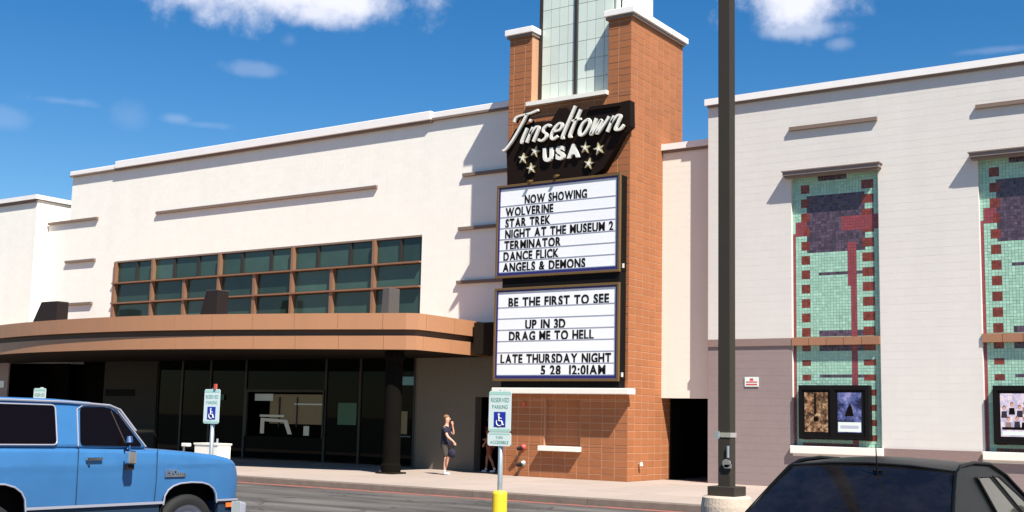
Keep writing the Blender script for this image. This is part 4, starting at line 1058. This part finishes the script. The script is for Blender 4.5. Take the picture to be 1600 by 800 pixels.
for sx in (-1, 1):
    # side glass panel faces and pillars
    def S(y, z, o_=0): 
        w_ = .84-(z-.95)*.33
        return (sx*(w_+o_), y, z)
    body_poly = [(.55,.96),(1.02,1.24),(1.30,1.39),(1.5,1.44),(2.0,1.46),(2.55,1.44),(3.0,1.335),(3.45,1.165),(3.9,.96)]
    n = len(body_poly)
    MB().add([S(a, b, -.01) for a, b in body_poly]+[S(a, b, -.05) for a, b in body_poly], [tuple(range(n)), tuple(range(2*n-1, n-1, -1))]+[(i, i+n, (i+1) % n+n, (i+1) % n) for i in range(n)]).build('side_frame', M['carblack'], car)
    for pl in ([(1.92,1.36),(2.36,1.355),(3.05,.99),(2.20,.99)], [(2.47,1.355),(2.66,1.35),(3.30,1.13),(3.62,.99),(3.15,.99)]):
        rp = rounded(pl, .04); nn = len(rp)
        wn = MB().add([S(a, b, .004) for a, b in rp]+[S(a, b, -.008) for a, b in rp], [tuple(range(nn))]+[(i, i+nn, (i+1) % nn+nn, (i+1) % nn) for i in range(nn)]).build('side_window', M['carsidewin'] if 'carsidewin' in M else M['carglass'], car)
        MB().tube([S(a, b, .006) for a, b in rp], .010, 6, closed=True).build('window_seal', M['rubber'], wn)
    MB().tube([S(.50,.94,.0), S(1.02,1.245,.0), S(1.30,1.40,.0), S(1.52,1.455,.0), S(2.0,1.475,.0), S(2.55,1.455,.0), S(3.0,1.35,.0), S(3.9,.97,.0)], .016, 6).build('drip_rail', M['carblack'], car, smooth=True)
MB().tube([(-.67,1.35,1.42),(-.34,1.34,1.452),(0,1.335,1.463),(.34,1.34,1.452),(.67,1.35,1.42)], .012, 6).build('glass_seal', M['rubber'], car)
MB().tube([(0.10,1.20,1.37),(.10,1.17,1.62)], [.008,.004], 6).build('aerial', M['black'], car)
MB().tube([(0.06,1.22,1.40),(.14,1.22,1.40)], .010, 6).build('aerial_base', M['black'], car)
lowp = [(-.45,.35),(4.2,.30),(4.35,.6),(4.2,.85),(3.9,.97),(.6,.98),(.1,.97),(-.40,.92),(-.52,.7)]
o = MB().prism(lowp, -.86, .86, 'x').build('body', M['carblack'], car, bevel=.07, bseg=4)
MB().tube([(-.6,.66,1.0),(0,.64,1.02),(.6,.66,1.0)], .012, 6).build('spoiler_lip', M['rubber'], car)
for sx in (-1, 1):
    MB().box(sx*.62-.18, sx*.62+.18, -.535, -.50, .68, .82).build('tail_light', M['redplastic'], car, bevel=.01)
    for y in (.3, 3.1):
        w_ = MB().lathe([(.18,-.09),(.28,-.10),(.31,-.07),(.31,.07),(.28,.10),(.18,.09)], axis='x', n=28).build('wheel', M['tyre'], car, smooth=True); w_.location = (sx*.76, y+.2, .31)
        MB().lathe([(.19,sx*.08),(.1,sx*.05),(0,sx*.07)], axis='x', n=20).build('rim', M['steel'], w_, smooth=True)
MB().box(-.28, .28, -.53, -.50, .45, .58).build('plate_recess', M['rubber'], car)
for sx in (-1, 1): MB().box(sx*.88-.06, sx*.88+.06, 3.2, 3.32, .98, 1.10).build('wing_mirror', M['carblack'], car, bevel=.03)

# ================================================================== PEOPLE
def skinned(name, nodes, edges, mt, parent, sub=2, root=0):
    me = bpy.data.meshes.new(name); me.from_pydata([n_[:3] for n_ in nodes], edges, []); me.update()
    o = bpy.data.objects.new(name, me); C.objects.link(o); o.parent = parent; me.materials.append(M[mt])
    sk = o.modifiers.new('skin', 'SKIN'); sk.use_smooth_shade = True
    if not me.skin_vertices:
        bm = bmesh.new(); bm.from_mesh(me); bm.verts.layers.skin.verify(); bm.to_mesh(me); bm.free()
    for i, n_ in enumerate(nodes):
        sv = me.skin_vertices[0].data[i]; r = n_[3]; sv.radius = (r, n_[4] if len(n_) > 4 else r); sv.use_root = (i == root)
    s_ = o.modifiers.new('sub', 'SUBSURF'); s_.levels = sub; s_.render_levels = sub
    return o
def ball(name, c, r, mt, parent, s=(1,1,1), seg=16):
    bm = bmesh.new(); bmesh.ops.create_uvsphere(bm, u_segments=seg, v_segments=seg//2+2, radius=r)
    for v in bm.verts: v.co = Vector((v.co.x*s[0]+c[0], v.co.y*s[1]+c[1], v.co.z*s[2]+c[2]))
    me = bpy.data.meshes.new(name); bm.to_mesh(me); bm.free(); me.materials.append(M[mt])
    for p in me.polygons: p.use_smooth = True
    o = bpy.data.objects.new(name, me); C.objects.link(o); o.parent = parent; return o
def hand(nm_nodes, edges, wrist, d, side, curl=.5):
    """adds palm and five finger chains to the node list"""
    d = Vector(d).normalized(); s_ = Vector(side).normalized(); nrm = d.cross(s_)
    w0 = len(nm_nodes)-1
    palm = Vector(wrist)+d*.045
    nm_nodes.append((*palm, .026, .018)); edges.append((w0, len(nm_nodes)-1)); pi = len(nm_nodes)-1
    for k, ln in enumerate((.062, .072, .067, .052)):
        base = palm+s_*(.026-.0175*k)+d*.03; mid = base+d*ln*.5+nrm*.010*curl; tip = mid+d*ln*.35+nrm*.03*curl
        a = len(nm_nodes); nm_nodes.append((*base, .010)); nm_nodes.append((*mid, .009)); nm_nodes.append((*tip, .007))
        edges += [(pi, a), (a, a+1), (a+1, a+2)]
    th = palm+s_*.03; a = len(nm_nodes); nm_nodes.append((*th, .011)); nm_nodes.append((*(th+s_*.015+d*.035), .009)); edges += [(pi, a), (a, a+1)]
def person(loc, rz, label, skin, shirt, shorts, legs, arms, shoes, hairc, sc=1.0):
    t = thing('person', label, 'person', loc, rz); t.scale = (sc, sc, sc)
    # facing +x. legs: [(knee, ankle), (knee, ankle)], arms: [(elbow, wrist, hand dir), ...]
    N_ = [(0,0,.93,.085,.07), (0,0,1.08,.10,.08), (.0,0,1.25,.14,.095), (0,0,1.38,.135,.09), (.01,0,1.46,.055), (.02,0,1.54,.052)]
    E_ = [(0,1),(1,2),(2,3),(3,4),(4,5)]
    head = [(.03,0,1.60,.082,.075), (.035,0,1.68,.088,.080), (.03,0,1.745,.060,.055)]
    a = len(N_); N_ += head; E_ += [(5,a),(a,a+1),(a+1,a+2)]
    for sy, (kn, an) in zip((-1, 1), legs):
        a = len(N_); N_ += [(0,sy*.085,.86,.055), (*kn,.056), ((kn[0]+an[0])/2-.01,(kn[1]+an[1])/2,(kn[2]+an[2])/2+.04,.052), (*an,.036), (an[0]+.05,an[1],an[2]-.05,.034), (an[0]+.14,an[1],an[2]-.06,.028)]
        E_ += [(0,a)]+[(a+i,a+i+1) for i in range(5)]
    for sy, (el, wr, hd_) in zip((-1, 1), arms):
        a = len(N_); N_ += [(0,sy*.17,1.385,.055), (*el,.040), (*wr,.026)]; E_ += [(3,a),(a,a+1),(a+1,a+2)]
        hand(N_, E_, wr, hd_, (0,-sy*.3,.95) if abs(hd_[2]) < .5 else (1,0,0))
    body = skinned('body', N_, E_, skin, t, 2)
    # face
    ball('nose', (.118,0,1.665), .016, skin, t, (1,.8,1.5), 10)
    for sy in (-1, 1):
        ball('ear', (.02,sy*.082,1.665), .022, skin, t, (.7,.4,1.3), 10); ball('eye', (.108,sy*.03,1.69), .009, 'black', t, seg=8)
    MB().box(.105, .114, -.022, .022, 1.625, 1.632).build('mouth', M['redplastic'], t)
    ball('hair', (-.004,0,1.728), .094, hairc, t, (1,.95,.74))
    # shirt with sleeves
    S_ = [(0,0,.80,.165,.14), (0,0,.93,.165,.14), (0,0,1.08,.155,.125), (0,0,1.25,.165,.12), (0,0,1.39,.140,.10), (.005,0,1.45,.066)]
    SE = [(0,1),(1,2),(2,3),(3,4),(4,5)]
    for sy, (el, wr, hd_) in zip((-1, 1), arms):
        m_ = [(a_*.35+b_*.65) for a_, b_ in zip((0,sy*.17,1.385), el)]
        a = len(S_); S_ += [(0,sy*.165,1.39,.088), (*m_,.066)]; SE += [(4,a),(a,a+1)]
    skinned('shirt', S_, SE, shirt, t, 2)
    P_ = [(0,0,.95,.150,.125)]; PE = []
    for sy, (kn, an) in zip((-1, 1), legs):
        k2 = [(b_*.95+a_*.05) for a_, b_ in zip((0,sy*.09,.86), kn)]
        a = len(P_); P_ += [(0,sy*.09,.82,.105), (*k2,.082)]; PE += [(0,a),(a,a+1)]
    skinned('shorts', P_, PE, shorts, t, 2)
    for sy, (kn, an) in zip((-1, 1), legs):
        skinned('shoe', [(an[0]-.03,an[1],an[2]-.035,.045), (an[0]+.05,an[1],an[2]-.045,.05,.04), (an[0]+.16,an[1],an[2]-.055,.045,.03)], [(0,1),(1,2)], shoes, t, 2)
        skinned('sock', [(an[0],an[1],an[2]+.08,.044), (an[0],an[1],an[2]-.02,.044)], [(0,1)], shoes, t, 1)
    return t
p1 = person((-20.9, 27.45, .15), RAD(20), 'person in a navy shirt and shorts walking on the sunlit sidewalk with a dark bag', 'skin', 'shirtd', 'shortsd',
       [((.05,-.09,.49),(.02,-.10,.09)), ((.06,.09,.50),(-.03,.10,.09))], [((.12,-.22,1.14),(.30,-.20,1.00),(.5,0,-.8)), ((.19,.19,1.20),(.17,.09,1.47),(-.1,-.25,1))], 'shoe', 'hair', .95)
bag = thing('hand_bag', 'small dark bag hanging from the hand of the walking person', 'bag', (-20.56, 27.30, .15+.78))
ball('pouch', (0,0,-.16), .13, 'shirtd', bag, (1,.7,1.05), 14)
MB().tube([(-.07,0,-.08),(-.04,0,.05),(0,0,.09),(.04,0,.05),(.07,0,-.08)], .009, 6).build('strap', M['black'], bag)
p2 = person((-20.95, 29.75, .15), RAD(185), 'person in a red shirt and shorts stepping out of the shaded side door', 'skin_d', 'shirtr', 'shortsr',
       [((.16,-.09,.50),(.20,-.10,.09)), ((-.04,.09,.50),(-.22,.10,.10))], [((.10,-.2,1.12),(.28,-.18,1.05),(.9,0,-.2)), ((-.05,.21,1.12),(.10,.22,.92),(.4,0,-.9))], 'shoe', 'hair', .95)
